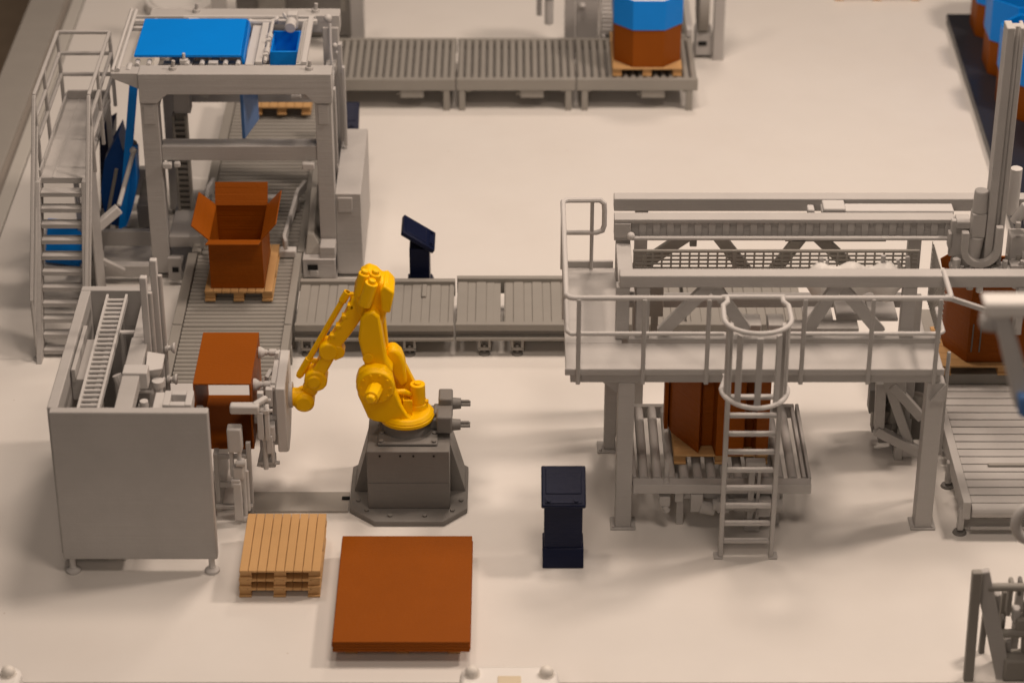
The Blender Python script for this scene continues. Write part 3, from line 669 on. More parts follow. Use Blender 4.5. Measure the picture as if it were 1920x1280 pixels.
    obj('hanger_rod', MB().tube([(-3.13,-2.35,1.46),(-3.24,-2.35,1.46),(-3.25,-2.35,.8)],.02).cyl((-3.22,-3.2,1.0),(-3.15,-3.2,1.0),.02), 'pale', t, 0)
    # lifting frame on the right of the machine
    lf = obj('lift_frame', MB().box(-2.205,-2.165,-2.9,-2.86,0,.72).box(-2.44,-2.205,-2.895,-2.865,.56,.60).box(-2.44,-2.205,-2.895,-2.865,.28,.33).box(-2.48,-2.17,-2.95,-2.905,.10,.13).box(-2.25,-2.21,-2.864,-2.2,.55,.59).box(-2.48,-2.44,-2.9,-2.2,.04,.61), 'grey', t, .005)
    obj('lift_carriage', MB().box(-2.34,-2.22,-3.02,-2.92,.70,.93).box(-2.335,-2.30,-3.0,-2.94,.45,.72).box(-2.27,-2.235,-3.0,-2.94,.3,.72).box(-2.31,-2.22,-3.03,-2.95,.44,.56), 'pale', lf, .014)
    obj('lift_rail', MB().box(-2.31,-2.245,-3.06,-3.0,.06,.42).cyl((-2.225,-2.98,.05),(-2.225,-2.98,.62),.018).cyl((-2.20,-2.97,.1),(-2.20,-2.97,.5),.016).box(-2.325,-2.25,-3.05,-3.0,.38,.45).cyl((-2.28,-3.02,.6),(-2.2,-3.02,.6),.025), 'pale', lf, .006)
    obj('caster', MB().cyl((-2.26,-2.98,.03),(-2.16,-2.98,.03),.035), 'pale', lf, .004)
erector()

# ================================================================== tray machine frame
def tray_machine():
    t = thing('tray_machine', 'tall grey tray placing machine frame over the left roller conveyor', 'machine', (-2.6, 1.9, 0))
    Z = 2.185
    for (x0, x1, y0, y1) in ((-3.50,-3.335,1.22,1.40),(-1.855,-1.70,1.22,1.40),(-3.48,-3.34,2.55,2.70),(-1.86,-1.705,2.55,2.70)):
        f = y0 < 2
        lg = obj('post', MB().box(x0, x1, y0, y1, .06, Z-.3 if f else Z-.12), 'grey', t, .006)
        if f: obj('post_clamp', MB().box(x0+.03, x1-.03, y0-.012, y0-.001, Z-.52, Z-.32), 'grey', lg, .002)
        obj('foot', MB().cyl(((x0+x1)/2,(y0+y1)/2,0),((x0+x1)/2,(y0+y1)/2,.02),.06).cyl(((x0+x1)/2,(y0+y1)/2,.02),((x0+x1)/2,(y0+y1)/2,.06),.025), 'grey', lg, 0)
    obj('front_beam', MB().prism([(-3.50,Z),(-1.69,Z),(-1.69,Z-.30),(-1.86,Z-.30),(-1.94,Z-.21),(-3.24,Z-.21),(-3.335,Z-.30),(-3.50,Z-.30)], 1.20, 1.41), 'grey', t, .006)
    obj('bracket', MB().prism([(-3.755,Z),(-3.502,Z),(-3.502,Z-.16),(-3.75,Z-.05)], 1.22, 1.38), 'grey', t, .005)
    obj('back_beam', MB().box(-3.55, -1.69, 2.58, 2.76, Z-.18, Z+.0), 'grey', t, .006)
    obj('side_beam', MB().box(-1.835,-1.735,1.412,2.578,Z-.55,Z-.46), 'grey', t, .006)
    obj('side_beam', MB().box(-3.47,-3.38,1.412,2.55,Z-.55,Z-.42), 'grey', t, .006)
    obj('cross_beam', MB().box(-3.333,-1.857,1.25,1.42,1.265,1.415), 'grey', t, .006)
    obj('cross_beam', MB().box(-3.338,-1.862,2.56,2.66,1.26,1.36), 'grey', t, .006)
    obj('beam_clamp', MB().box(-3.33,-3.24,1.19,1.25,1.20,1.26).box(-3.22,-3.16,1.2,1.25,1.21,1.264), 'pale', t, .012)
    obj('beam_clamp', MB().box(-2.0,-1.88,1.19,1.25,1.19,1.26), 'pale', t, .012)
    # left side rods and rear track
    obj('side_rod', MB().cyl((-3.74,1.25,Z+.01),(-3.74,2.70,Z+.01),.018).cyl((-3.69,1.25,Z+.02),(-3.69,2.66,Z+.02),.02).cyl((-3.60,1.3,Z-.02),(-3.60,1.45,Z-.02),.03), 'pale', t, 0)
    obj('rear_track', MB().box(-3.72,-1.90,2.42,2.47,Z-.03,Z+.015).box(-3.72,-1.92,2.52,2.545,Z-.03,Z+.02).box(-3.72,-3.55,2.38,2.56,Z-.08,Z-.04), 'pale', t, .006)
    obj('drive_belt', MB().tube([(-2.75,2.36,Z+.03),(-2.34,2.36,Z+.03),(-2.29,2.40,Z+.03),(-2.29,2.44,Z+.03),(-2.34,2.47,Z+.03),(-3.2,2.47,Z+.03)],.022), 'pale', t, 0)
    obj('slide_plate', MB().box(-2.515,-2.43,1.42,2.36,Z-.03,Z+.0).box(-2.42,-2.355,1.42,2.38,Z-.03,Z+.03), 'pale', t, .004)
    obj('shaft', MB().cyl((-2.325,1.42,Z+.03),(-2.325,2.36,Z+.03),.018).cyl((-2.325,1.60,Z+.03),(-2.325,1.70,Z+.03),.03).cyl((-2.325,1.95,Z+.03),(-2.325,2.04,Z+.03),.03).box(-2.35,-2.3,1.5,1.54,Z,Z+.07).box(-2.35,-2.3,1.84,1.88,Z,Z+.07), 'pale', t, .003)
    rk = MB().box(-1.985,-1.935,1.42,2.50,Z-.02,Z+.03)
    obj('slide_plate', rk, 'pale', t, .004)
    tk = MB().box(-2.035,-1.987,1.42,2.42,Z-.03,Z+.005)
    for i in range(34): tk.box(-2.03,-2.005,1.44+i*.029,1.455+i*.029,Z+.005,Z+.022)
    obj('toothed_rack', tk, 'pale', t, 0)
    obj('servo_motor', MB().cyl((-2.14,2.16,Z+.05),(-2.14,2.36,Z+.05),.055,.055).box(-2.18,-2.08,2.30,2.40,Z-.02,Z+.13).cyl((-2.22,2.36,Z+.12),(-2.17,2.3,Z+.08),.015), 'pale', t, .008)
    kn = MB()
    for (x, y) in ((-3.18,1.31),(-1.90,1.31),(-3.10,2.67),(-1.93,2.67)):
        kn.cyl((x,y,Z),(x,y,Z+.03),.04,.035).cyl((x,y,Z+.03),(x+.01,y,Z+.09),.018)
    obj('eye_bolt', kn, 'grey', t, .002)
    cl = MB()
    for i, x in enumerate((-3.53,-3.42,-3.06,-2.92,-2.70,-2.58)):
        cl.cyl((x,1.40,Z-.0),(x,1.50,Z-.0),.024)
    for i, x in enumerate((-3.47,-3.0,-2.78,-2.62,-2.55)):
        cl.cyl((x,2.34,Z+.0),(x,2.46,Z+.0),.026)
    obj('tray_pin', cl, 'pale', t, 0)
    obj('cross_rail', MB().box(-3.3,-2.6,1.55,1.62,Z-.10,Z-.05).box(-3.3,-2.6,2.2,2.28,Z-.10,Z-.05).box(-3.12,-3.02,1.42,2.42,Z-.08,Z-.02).box(-2.86,-2.78,1.42,2.42,Z-.1,Z-.05), 'grey', t, .004)
    obj('valve_block', MB().box(-3.13,-3.05,1.43,1.50,Z-.02,Z+.04).cyl((-3.09,1.46,Z+.04),(-3.09,1.46,Z+.1),.015).box(-2.86,-2.77,1.42,1.48,Z-.04,Z+.02).box(-3.15,-3.05,2.36,2.42,Z-.0,Z+.05).cyl((-3.2,2.30,Z-.12),(-3.2,2.30,Z-.02),.11), 'pale', t, .006)
    # lift column with rungs behind left post
    lc = MB().box(-3.30,-3.275,1.84,1.95,.2,1.45).box(-3.18,-3.155,1.84,1.95,.2,1.45).box(-3.3,-3.16,1.93,1.95,.2,1.45)
    for i in range(20): lc.box(-3.28,-3.175,1.86,1.90,.22+i*.06,.25+i*.06)
    obj('lift_column', lc, 'conv', t, .003)
    obj('inner_strut', MB().bar((-3.02,2.2,1.5),(-2.87,2.2,2.05),.11,.09).box(-3.28,-3.12,1.9,2.05,1.45,1.98).box(-3.3,-2.2,2.2,2.32,1.83,1.93).box(-3.0,-2.95,1.6,1.66,1.8,2.05), 'grey', t, .006)
    obj('gripper_carriage', MB().box(-2.05,-1.92,1.50,1.62,1.78,1.86).cyl((-2.1,1.5,1.82),(-2.0,1.5,1.82),.03).cyl((-1.96,1.50,1.87),(-1.88,1.50,1.84),.03), 'pale', t, .006)
    # right hand upright guide
    obj('guide_track', MB().box(-1.75,-1.70,1.8,1.88,.95,1.75).box(-1.70,-1.66,2.30,2.38,.95,2.0).box(-1.66,-1.63,2.20,2.26,.95,1.8), 'grey', t, .005)
    obj('guide_blade', MB().bar((-1.86,1.9,1.3),(-1.80,1.9,1.78),.05,.07).bar((-1.80,1.85,1.3),(-1.77,1.9,1.60),.03,.05), 'pale', t, .006)
    obj('cable_run', MB().tube([(-1.78,2.50,Z-.05),(-1.78,2.45,Z-.3),(-1.76,2.40,Z-.55)],.015).sphere((-1.80,2.52,Z+.0),.04).sphere((-1.74,2.5,Z-.28),.025).sphere((-1.69,2.5,Z-.28),.025).sphere((-1.72,2.5,Z-.36),.025), 'pale', t, 0)
    obj('lower_box', MB().box(-3.333,-3.20,1.1,1.3,.18,.22).box(-3.333,-3.20,1.08,1.12,.05,.30).box(-3.333,-3.0,1.3,2.3,.30,.42), 'grey', t, .008)
    obj('lower_box', MB().box(-2.02,-1.70,1.0,1.24,.13,.33).box(-1.95,-1.87,.97,1.0,.16,.22).box(-1.85,-1.70,1.02,1.2,.02,.45), 'grey', t, .008)
    obj('slot', MB().box(-3.29,-3.23,1.07,1.078,.15,.20).box(-1.97,-1.87,.962,.969,.23,.29), 'black', t, 0)
    obj('wedge_cover', MB().poly([(-2.0,1.1,.33),(-1.80,1.1,.33),(-1.88,2.3,.33),(-2.02,2.3,.33),(-1.98,1.2,.5),(-1.92,1.2,.5),(-1.92,2.2,.78),(-1.98,2.2,.78)], [(3,2,1,0),(4,5,6,7),(0,1,5,4),(1,2,6,5),(2,3,7,6),(3,0,4,7)]), 'conv', t, .01)
    # trays: part of nothing -> separate things below
tray_machine()
g = MB().poly([(-3.56,1.47,2.235),(-2.53,1.47,2.235),(-2.545,2.33,2.235),(-3.56,2.33,2.235),(-3.56,1.47,2.262),(-2.56,1.47,2.262),(-2.575,2.33,2.262),(-3.56,2.33,2.262)], [(3,2,1,0),(4,5,6,7),(0,1,5,4),(1,2,6,5),(2,3,7,6),(3,0,4,7)])
g.poly([(-2.56,1.47,2.262),(-2.53,1.47,2.235),(-2.52,1.47,2.16),(-2.545,1.47,2.16),(-2.575,2.33,2.262),(-2.545,2.33,2.235),(-2.535,2.33,2.16),(-2.56,2.33,2.16)], [(0,1,2,3),(7,6,5,4),(0,4,5,1),(1,5,6,2),(2,6,7,3),(3,7,4,0)])
tag(obj('blue_tray', g, 'blue', bevel=.004), 'bright blue upturned tray lying flat on top of the grey tray machine', 'tray')
t = thing('blue_bin', 'open blue bin hanging at the right of the flat blue tray', 'bin', (-2.2, 1.75, 2.0))
obj('wall', MB().box(-2.32,-2.045,1.84,1.865,1.84,2.13).box(-2.32,-2.045,2.30,2.32,1.84,2.14).box(-2.32,-2.30,1.866,2.299,1.84,2.12).box(-2.068,-2.045,1.866,2.299,1.84,2.135), 'blue', t, .004)
obj('floor', MB().box(-2.299,-2.069,1.866,2.299,1.84,1.86), 'blue', t, 0)
tag(obj('blue_sheet', MB().poly([(-2.63,1.86,1.20),(-2.60,1.86,1.20),(-2.60,1.86,1.86),(-2.63,1.86,1.86),(-2.53,2.3,1.2),(-2.50,2.3,1.2),(-2.50,2.3,1.86),(-2.53,2.3,1.86)], [(0,1,2,3),(7,6,5,4),(0,4,5,1),(1,5,6,2),(2,6,7,3),(3,7,4,0)]), 'paleblue', bevel=.003), 'upright translucent blue sheet hanging inside the tray machine frame', 'sheet')
tag(obj('blue_peg', MB().box(-2.615,-2.595,1.45,1.47,1.17,1.22), 'blue', bevel=.003), 'tiny blue peg beneath the cross beam of the tray machine', 'peg')
# leaning blue sheets left of the frame
def sheet(p, label, th=.03, m='blue'):
    P = [Vector(v) for v in p]
    nn = (P[1]-P[0]).cross(P[3]-P[0]).normalized()*th
    tag(obj('blue_sheet', MB().poly(P+[v+nn for v in P], [(3,2,1,0),(4,5,6,7),(0,1,5,4),(1,2,6,5),(2,3,7,6),(3,0,4,7)]), m, bevel=.003), label, 'sheet', 'blue sheets leaning beside the stairs')
def cut_sheet(px, Y, th, label, m='blue'):
    tag(obj('blue_sheet', MB().prism([(at(*q, Y).x, at(*q, Y).z) for q in px], Y, Y+th), m, bevel=.004), label, 'sheet', 'blue sheets leaning beside the stairs')
cut_sheet([(243,150),(259,150),(247,300),(235,425),(222,432),(229,330)], 1.72, .03, 'tall narrow bright blue sheet leaning just left of the tray machine post')
cut_sheet([(247,286),(254,292),(256,352),(246,400),(236,428),(228,360)], 1.80, .25, 'short wide blue sheet at the foot of the tall narrow bright blue one')
cut_sheet([(222,252),(234,300),(226,425),(200,420),(188,360),(196,300)], 1.92, .35, 'blue sheet with shade painted into its colour, leaning between the stairs and the bright blue sheets', 'shadedblue')
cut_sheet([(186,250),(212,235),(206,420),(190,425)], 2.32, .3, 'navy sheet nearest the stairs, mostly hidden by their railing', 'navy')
tag(obj('blue_sheet', MB().prismz([(-4.60,1.5),(-4.25,1.4),(-4.2,1.75),(-4.42,2.3),(-4.70,2.35)], .03, .07), 'blue', bevel=.004), 'blue sheet lying low behind the stairs, seen between the treads', 'sheet', 'blue sheets leaning beside the stairs')
def magazine():
    t = thing('sheet_magazine', 'grey sheet magazine with angled arms between the stairs and the tray machine', 'machine', (-3.8, 1.9, 0))
    obj('base_frame', MB().box(-4.2,-3.52,1.55,1.62,.18,.34).box(-4.15,-3.52,2.6,2.68,.2,.5).box(-3.95,-3.52,1.1,1.2,.08,.20).box(-4.15,-4.05,1.1,2.7,.05,.2), 'grey', t, .006)
    obj('swing_arm', MB().bar((-3.99,1.0,.66),(-3.76,1.1,.83),.08,.09).tube([(-3.76,1.1,.86),(-3.66,1.6,1.18)],.025).sphere((-3.66,1.6,1.2),.035), 'pale', t, .01)
    obj('swing_arm', MB().bar((-3.98,1.0,.34),(-3.74,1.0,.20),.05,.05).box(-4.05,-3.95,.95,1.15,.05,.35), 'grey', t, .008)
    obj('side_plate', MB().prismx([(.85,.02),(1.1,.02),(1.15,.30),(1.05,.75),(.95,.75),(.85,.3)], -4.0, -3.965), 'grey', t, .008)
    obj('support_rod', MB().tube([(-3.83,2.0,.95),(-3.70,2.0,1.10)],.03).tube([(-3.93,1.5,.6),(-3.82,1.5,1.05)],.018), 'dark', t, 0)
    obj('dark_housing', MB().box(-3.72,-3.50,1.9,2.5,.2,.45), 'dark', t, .01)
magazine()
# electrical cabinet
t = thing('electrical_cabinet', 'low grey electrical cabinet with a square panel, right of the tray machine frame', 'cabinet', (-1.58, 1.95, 0))
obj('housing', MB().box(-1.70, -1.452, 1.24, 2.68, .04, .915), 'grey', t, .008)
obj('control_panel', MB().box(-1.675,-1.535,1.222,1.24,.72,.88), 'grey', t, .006)
obj('plinth', MB().box(-1.68,-1.47,1.27,2.65,0,.04), 'dark', t, 0)
obj('small_latch', MB().box(-1.72,-1.70,1.5,1.56,.80,.86).box(-1.725,-1.70,1.8,1.84,.86,.95), 'pale', t, .004)
# guide rails beside open box
for (pts, lb) in (([(-2.065,2.22,.52),(-2.13,2.0,.52),(-2.19,1.05,.52),(-2.165,.93,.52)], 'bent grey guide rail right of the open brown box'),
                  ([(-2.98,2.22,.55),(-3.02,2.0,.55),(-3.0,1.3,.5),(-2.9,1.0,.5)], 'bent pale guide rail left of the open brown box')):
    t = thing('guide_rail', lb, 'guide rail', (pts[1][0], 1.5, 0), 'guide rails at the open box')
    g = MB()
    for a, b in zip(pts, pts[1:]): g.bar(a, b, .035, .10)
    obj('rail', g, 'pale' if pts[0][0] < -2.5 else 'grey', t, .008)
    obj('stay', MB().box(pts[1][0]-.02, pts[1][0]+.02, 1.98, 2.02, .34, .48).box(pts[2][0]-.02, pts[2][0]+.02, 1.2, 1.24, .34, .48), 'grey', t, .003)
tag(obj('end_stop', MB().box(-2.9,-2.35,2.08,2.16,.36,.44), 'pale', bevel=.006), 'pale bar across the rollers behind the open brown box', 'stop bar')
tag(obj('lift_table', MB().box(-2.42,-2.08,1.02,1.12,.335,.41), 'pale', bevel=.01), 'small pale block on the rollers right of the open brown box', 'block')

# ================================================================== stairs
def stairs():
    t = thing('access_stairs', 'grey steep access stairs with landing and handrails at the left edge', 'stairs', (-4.15, .8, 0))
    X0, X1, ZL = -4.36, -3.93, 1.5
    obj('landing', MB().box(X0, X1, .42, 2.16, ZL-.06, ZL).box(X0+.12, X0+.14, .42, 2.16, ZL, ZL+.006), 'grey', t, .006)
    obj('toe_board', MB().box(X0-.0, X0+.02, .44, 2.14, ZL+.001, ZL+.07).box(X0+.02, X1, 2.12, 2.15, ZL+.001, ZL+.09), 'grey', t, .004)
    n = 11; ya, yb = -.27, .40
    for i in range(n):
        f = (i+.6)/(n+.3); y = ya+(yb-ya)*f; z = ZL*f
        obj('tread', MB().box(X0+.025, X1-.03, y-.06, y+.045, z-.02, z).box(X0+.025, X1-.03, y-.06, y-.05, z-.045, z-.02), 'grey', t, .004)
    for x in (X0-.0, X1-.0):
        s = MB().prismx([(-.44,0),(-.20,0),(.58,ZL),(.40,ZL),(.36,ZL+.0)], x-.025, x+.0)
        obj('stringer', MB().prismx([(-.42,0),(-.24,0),(.52,ZL-.062),(.42,ZL+.0),(.33,ZL+.0)], x-.028, x+.022), 'grey', t, .005)
    # support under the landing
    obj('support_leg', MB().box(X0,X0+.05,2.08,2.13,0,ZL-.06), 'grey', t); obj('support_leg', MB().box(X1-.05,X1,2.08,2.13,0,ZL-.06), 'grey', t)
    obj('side_panel', MB().box(X1-.02,X1+.0,.56,1.0,.02,ZL-.07), 'grey', t)
    ZR = 2.24
    def rail(x, y0, y1, zz):
        return MB().bar((x,y0,zz),(x,y1,zz),.035,.035)
    for x in (X0-.01, X1+.06):
        rl = MB()
        for zz in (ZR, ZR-.22, ZR-.44): rl.bar((x,.62,zz),(x,2.05,zz),.032,.036)
        obj('handrail', rl, 'grey', t, .008)
        for yy in (.62, 1.2, 2.05): obj('baluster', MB().bar((x,yy,ZL-.04),(x,yy,ZR),.034,.034), 'grey', t, .008)
        # sloping rail down the flight
        obj('handrail', MB().bar((x,.62,ZR),(x-.02,-.34,.62),.034,.04).bar((x,.62,ZR-.3),(x-.02,-.30,.36),.028,.03), 'grey', t, .008)
        if x < -4.2:
            obj('baluster', MB().cyl((x-.02,-.33,.01),(x-.02,-.33,.62),.014).cyl((x-.02,-.33,0),(x-.02,-.33,.02),.04), 'grey', t, 0)
    en = MB()
    for zz in (ZR, ZR-.22, ZR-.44): en.bar((X0-.01,2.05,zz),(X1+.06,2.05,zz),.032,.036)
    obj('end_rail', en, 'grey', t, .008)
stairs()

# ================================================================== platform with caged ladder
def platform():
    t = thing('maintenance_platform', 'raised grey maintenance platform with railing, on square posts', 'platform', (1.95, -2.9, 0))
    ZD = 1.563
    obj('deck', MB().box(.43, 3.47, -3.11, -2.70, ZD-.035, ZD).box(.43, .90, -2.70, -1.42, ZD-.035, ZD), 'grey', t, .008)
    obj('kick_plate', MB().box(.43, .87, -1.40, -1.37, ZD-.03, ZD+.05), 'grey', t, .004)
    obj('deck_fascia', MB().box(.425, 3.475, -3.135, -3.111, ZD-.05, ZD+.012), 'grey', t, .008)
    obj('edge_beam', MB().box(.47, 3.455, -3.10, -2.98, ZD-.135, ZD-.052).box(.47, .56, -2.98, -1.45, ZD-.12, ZD-.036), 'grey', t, .006)
    for (x, y, w) in ((.925,-3.03,.068),(3.425,-3.03,.072),(.85,-1.85,.05),(3.42,-1.85,.05)):
        p = obj('post', MB().box(x-w, x+w, y-w, y+w, .02, ZD-.137 if y < -2 else ZD-.04), 'grey', t, .008)
        obj('base_plate', MB().box(x-.105, x+.105, y-.09, y+.09, 0, .02), 'grey', p, .006)
        obj('bolt', MB().cyl((x-.08,y-.07,.02),(x-.08,y-.07,.035),.012).cyl((x+.08,y-.07,.02),(x+.08,y-.07,.035),.012), 'grey', p, 0)
    obj('knee_brace', MB().prism([(.70,ZD-.137),(.86,ZD-.137),(.86,ZD-.27)], -3.05, -3.02).prism([(.985,ZD-.137),(.985,ZD-.3),(.955,ZD-.137)], -3.09, -3.05), 'grey', t, .003)
    obj('knee_brace', MB().prism([(3.50,ZD-.137),(3.50,ZD-.3),(3.38,ZD-.3)], -3.13, -3.103), 'grey', t, .003)
    # railing
    ZR = 2.225; r = .022; YR = -3.13
    def arc(cx, cy, rr, a0, a1, z, n=6): return [(cx+rr*math.cos(a0+(a1-a0)*i/n), cy+rr*math.sin(a0+(a1-a0)*i/n), z) for i in range(n+1)]
    obj('top_rail', MB().tube([(1.66,YR,ZR),(.50,YR,ZR),(.46,YR+.01,ZR),(.43,YR+.05,ZR),(.43,-1.48,ZR),(.46,-1.44,ZR),(.745,-1.44,ZR),(.78,-1.44,ZR-.03),(.785,-1.44,ZR-.1),(.785,-1.44,ZR-.24),(.77,-1.44,ZR-.29),(.72,-1.44,ZR-.31),(.43,-1.44,ZR-.31)],r,10), 'pale', t, 0)
    obj('top_rail', MB().tube([(2.16,YR,ZR),(3.42,YR,ZR),(3.46,YR,ZR),(3.475,YR+.04,ZR),(3.475,-2.70,ZR)],r,10), 'pale', t, 0)
    obj('top_rail', MB().tube([(1.66,YR+.02,ZR),(2.16,YR+.02,ZR)],r*.9,10), 'pale', t, 0)
    ZM = 1.90
    obj('mid_rail', MB().tube([(1.69,YR,ZM),(.47,YR,ZM),(.44,YR+.04,ZM),(.44,-2.6,ZM)],r*.8,10), 'pale', t, 0)
    obj('mid_rail', MB().tube([(2.14,YR,ZM),(3.40,YR,ZM),(3.44,YR+.04,ZM),(3.44,-2.72,ZM)],r*.8,10), 'pale', t, 0)
    for x in (.53, 1.05, 1.56, 2.32, 2.86, 3.39):
        z0 = ZD-.12
        obj('baluster', MB().bar((x,YR-.02,z0),(x,YR-.02,ZR),.036,.02,(0,1,0)), 'grey', t, .006)
    for x, y in ((.43,-1.44),(.43,-2.3),(.68,-1.44)):
        obj('baluster', MB().cyl((x,y,ZD),(x,y,ZR),.016), 'grey', t, 0)
    # ladder
    ld = obj('ladder', MB().box(1.69,1.727,-3.53,-3.47,.02,2.2).box(2.105,2.142,-3.53,-3.47,.02,2.2).box(1.655,1.727,-3.54,-3.45,0,.02).box(2.105,2.175,-3.54,-3.45,0,.02), 'grey', t, .005)
    ru = obj('rung', MB().box(1.7275,2.1045,-3.52,-3.47,.145,.173), 'grey', ld, .006)
    for i in range(1, 9): copy_part(ru, (0,0,.172*i))
    obj('ladder_bracket', MB().box(1.69,1.727,-3.469,-3.14,1.50,1.54).box(2.105,2.142,-3.469,-3.14,1.50,1.54), 'grey', ld, .003)
    cx, cy = 1.916, -3.48
    def ringpts(z, rx, ry, a0=R(180), a1=R(360), n=20): return [(cx+rx*math.cos(a0+(a1-a0)*i/n), cy+ry*math.sin(a0+(a1-a0)*i/n), z) for i in range(n+1)]
    top = [(1.70,YR,ZR-.0),(1.70,YR-.06,ZR-.0),(1.66,YR-.12,ZR-.0)]+[(p[0],p[1]+.02,ZR) for p in ringpts(ZR,.262,.23)]+[(2.175,YR-.12,ZR-.0),(2.14,YR-.06,ZR),(2.14,YR,ZR)]
    cg = obj('safety_cage', MB().tube(top,.02,10), 'pale', t, 0)
    obj('cage_hoop', MB().tube([(1.70,-3.3,1.60)]+ringpts(1.60,.262,.29)+[(2.14,-3.3,1.60)],.02,10), 'pale', cg, 0)
    for a in (200, 233, 270, 307, 340):
        x = cx+.25*math.cos(R(a)); y = cy+.265*math.sin(R(a))
        obj('cage_bar', MB().bar((x,y,1.59),(x,y,ZR-.01),.05,.018,(math.cos(R(a)),math.sin(R(a)),0)), 'grey', cg, .004)
platform()

# ================================================================== gantry
def gantry():
    t = thing('gantry_loader', 'grey gantry with long horizontal beams and a tall upright lifting column at its right end', 'gantry', (2.5, -2.0, 0))
    YF = -2.66; ZT = 2.165
    fb = obj('front_beam', MB().box(.87, 5.2, YF, YF+.13, ZT-.11, ZT), 'grey', t, .01)
    obj('lower_beam', MB().box(.95, 3.47, YF, YF+.12, 1.50, 1.58), 'grey', t, .008)
    def at2(px, py, Y=YF): v = at(px, py, Y); return v
    for (a, b) in (((1335,530),(1240,622)),((1335,530),(1398,618)),((1572,530),(1512,622)),((1572,530),(1650,622))):
        dy = .055 if b[0] < a[0] else .062
        p = at2(*a, YF+dy); q = at2(*b, YF+dy); obj('brace', MB().bar(p, q, .10, .06 if b[0] < a[0] else .052, (0,1,0)), 'grey', t, .006)
    for px in (1168, 1206, 1705):
        p = at2(px, 540, YF+.06); obj('upright', MB().box(p.x-.055, p.x+.055, YF+.01, YF+.11, 1.57, ZT-.11), 'grey', t, .006)
    # left end plate joining beams
    obj('end_plate', MB().box(.875, 1.0, YF+.131, -1.70, 1.84, 1.95), 'grey', t, .006)
    obj('end_column', MB().box(.88,1.0,-1.66,-1.5,.02,ZT-.21), 'grey', t, .006)
    # mid beam with cable slots
    YM = -1.68
    mb = obj('slotted_beam', MB().box(.86, 3.72, YM, YM+.13, ZT-.035, ZT).box(.86,3.72,YM+.035,YM+.12,ZT-.18,ZT-.036).box(.86,3.72,YM,YM+.05,ZT-.20,ZT-.17).box(.86,1.0,YM-.01,YM+.05,ZT-.17,ZT-.036), 'grey', t, .005)
    rb = MB(); x = 1.07
    while x < 3.66: rb.box(x, x+.06, YM+.015, YM+.034, ZT-.169, ZT-.036); x += .117
    obj('rib', rb, 'grey', mb, .003)
    obj('rail', MB().cyl((1.0,YM-.02,ZT-.165),(3.7,YM-.02,ZT-.165),.018).sphere((1.0,YM-.03,ZT-.14),.035), 'pale', mb, 0)
    obj('switch', MB().box(1.50,1.56,YM,YM+.05,ZT-.26,ZT-.201), 'conv', mb, .006)
    # rear beam
    YB = -1.30
    obj('rear_beam', MB().box(.87, 5.2, YB, YB+.12, ZT-.12, ZT), 'grey', t, .008)
    obj('cable_tray', MB().box(2.62,3.74,YB-.20,YB-.06,ZT-.06,ZT-.01).box(2.63,2.82,YB-.22,YB-.05,ZT-.02,ZT+.02).box(2.50,2.56,YB-.2,YB-.1,ZT-.06,ZT+.0), 'pale', t, .012)
    for (a, b) in (((1290,440),(1175,515)),((1345,440),(1405,515)),((1505,440),(1445,515)),((1530,440),(1610,515))):
        dy = .045 if b[0] < a[0] else .053
        p = at2(*a, YB+dy); q = at2(*b, YB+dy); obj('brace', MB().bar(p, q, .11, .05 if b[0] < a[0] else .042, (0,1,0)), 'conv', t, .006)
    obj('rear_plate', MB().box(2.35,3.22,YB+.02,YB+.06,1.74,1.92), 'conv', t, .006)
    for x in (1.11, 3.47): obj('upright', MB().box(x-.055,x+.055,YB+.01,YB+.11,.02,ZT-.12), 'grey', t, .006)
    obj('rear_lower_beam', MB().box(1.0,3.5,YB+.0,YB+.1,1.1,1.2), 'grey', t, .006)
    # wire mesh guards
    m = MB(); YG = -1.74
    z0, z1 = 1.62, 1.89
    k = 0; z = z1
    while z > z0: m.box(1.03,3.42,YG-.005,YG+.005,z-.008,z+.008); z -= .038
    x = 1.03
    while x < 3.42: m.box(x-.008,x+.008,YG-.011,YG-.005,z0,z1+.006); x += .078
    m.cyl((1.02,YG,z1+.01),(3.43,YG,z1+.01),.014,n=8).box(1.86,1.885,YG-.02,YG+.0,z0,z1+.02)
    obj('mesh_guard', m, 'conv', t, 0)
    m = MB(); z = 1.45
    while z < 2.02: m.box(3.53,3.54,-2.5,-1.8,z-.006,z+.006); z += .045
    y = -2.5
    while y < -1.8: m.box(3.525,3.53,y-.006,y+.006,1.44,2.02); y += .05
    obj('mesh_guard', m, 'conv', t, 0)
    # carriage
    c = obj('carriage', MB().box(3.68,3.80,YM-.06,YM-.005,ZT-.32,ZT+.02).box(3.66,3.69,YM-.1,YM-.02,ZT-.22,ZT-.08).box(3.80,4.02,YM-.05,YM+.1,ZT-.36,ZT-.04).box(3.72,3.84,YM-.1,YM+.05,ZT-.04,ZT+.03), 'grey', t, .01)
    obj('drive_motor', MB().box(3.83,3.95,YM-.18,YM-.06,ZT-.08,ZT+.14).cyl((3.895,YM-.12,ZT+.14),(3.895,YM-.12,ZT+.34),.066,.058).cyl((3.89,YM-.14,ZT-.08),(3.875,YM-.14,ZT-.28),.06,.055), 'grey', c, .01)
    pts = [(3.775,YM-.22,ZT+.0)]+[(3.915-.14*math.cos(a),YM-.22,ZT-.16-.14*math.sin(a)) for a in [R(v) for v in range(0,181,15)]]+[(4.055,YM-.22,ZT+.05)]
    cc = MB()
    rings = []
    for i, p in enumerate(pts):
        p = Vector(p); d = (Vector(pts[min(i+1,len(pts)-1)])-Vector(pts[max(i-1,0)])).normalized(); nn = Vector((0,1,0)); b = d.cross(nn)
        rings.append([p-b*.03-nn*.03, p+b*.03-nn*.03, p+b*.03+nn*.03, p-b*.03+nn*.03])
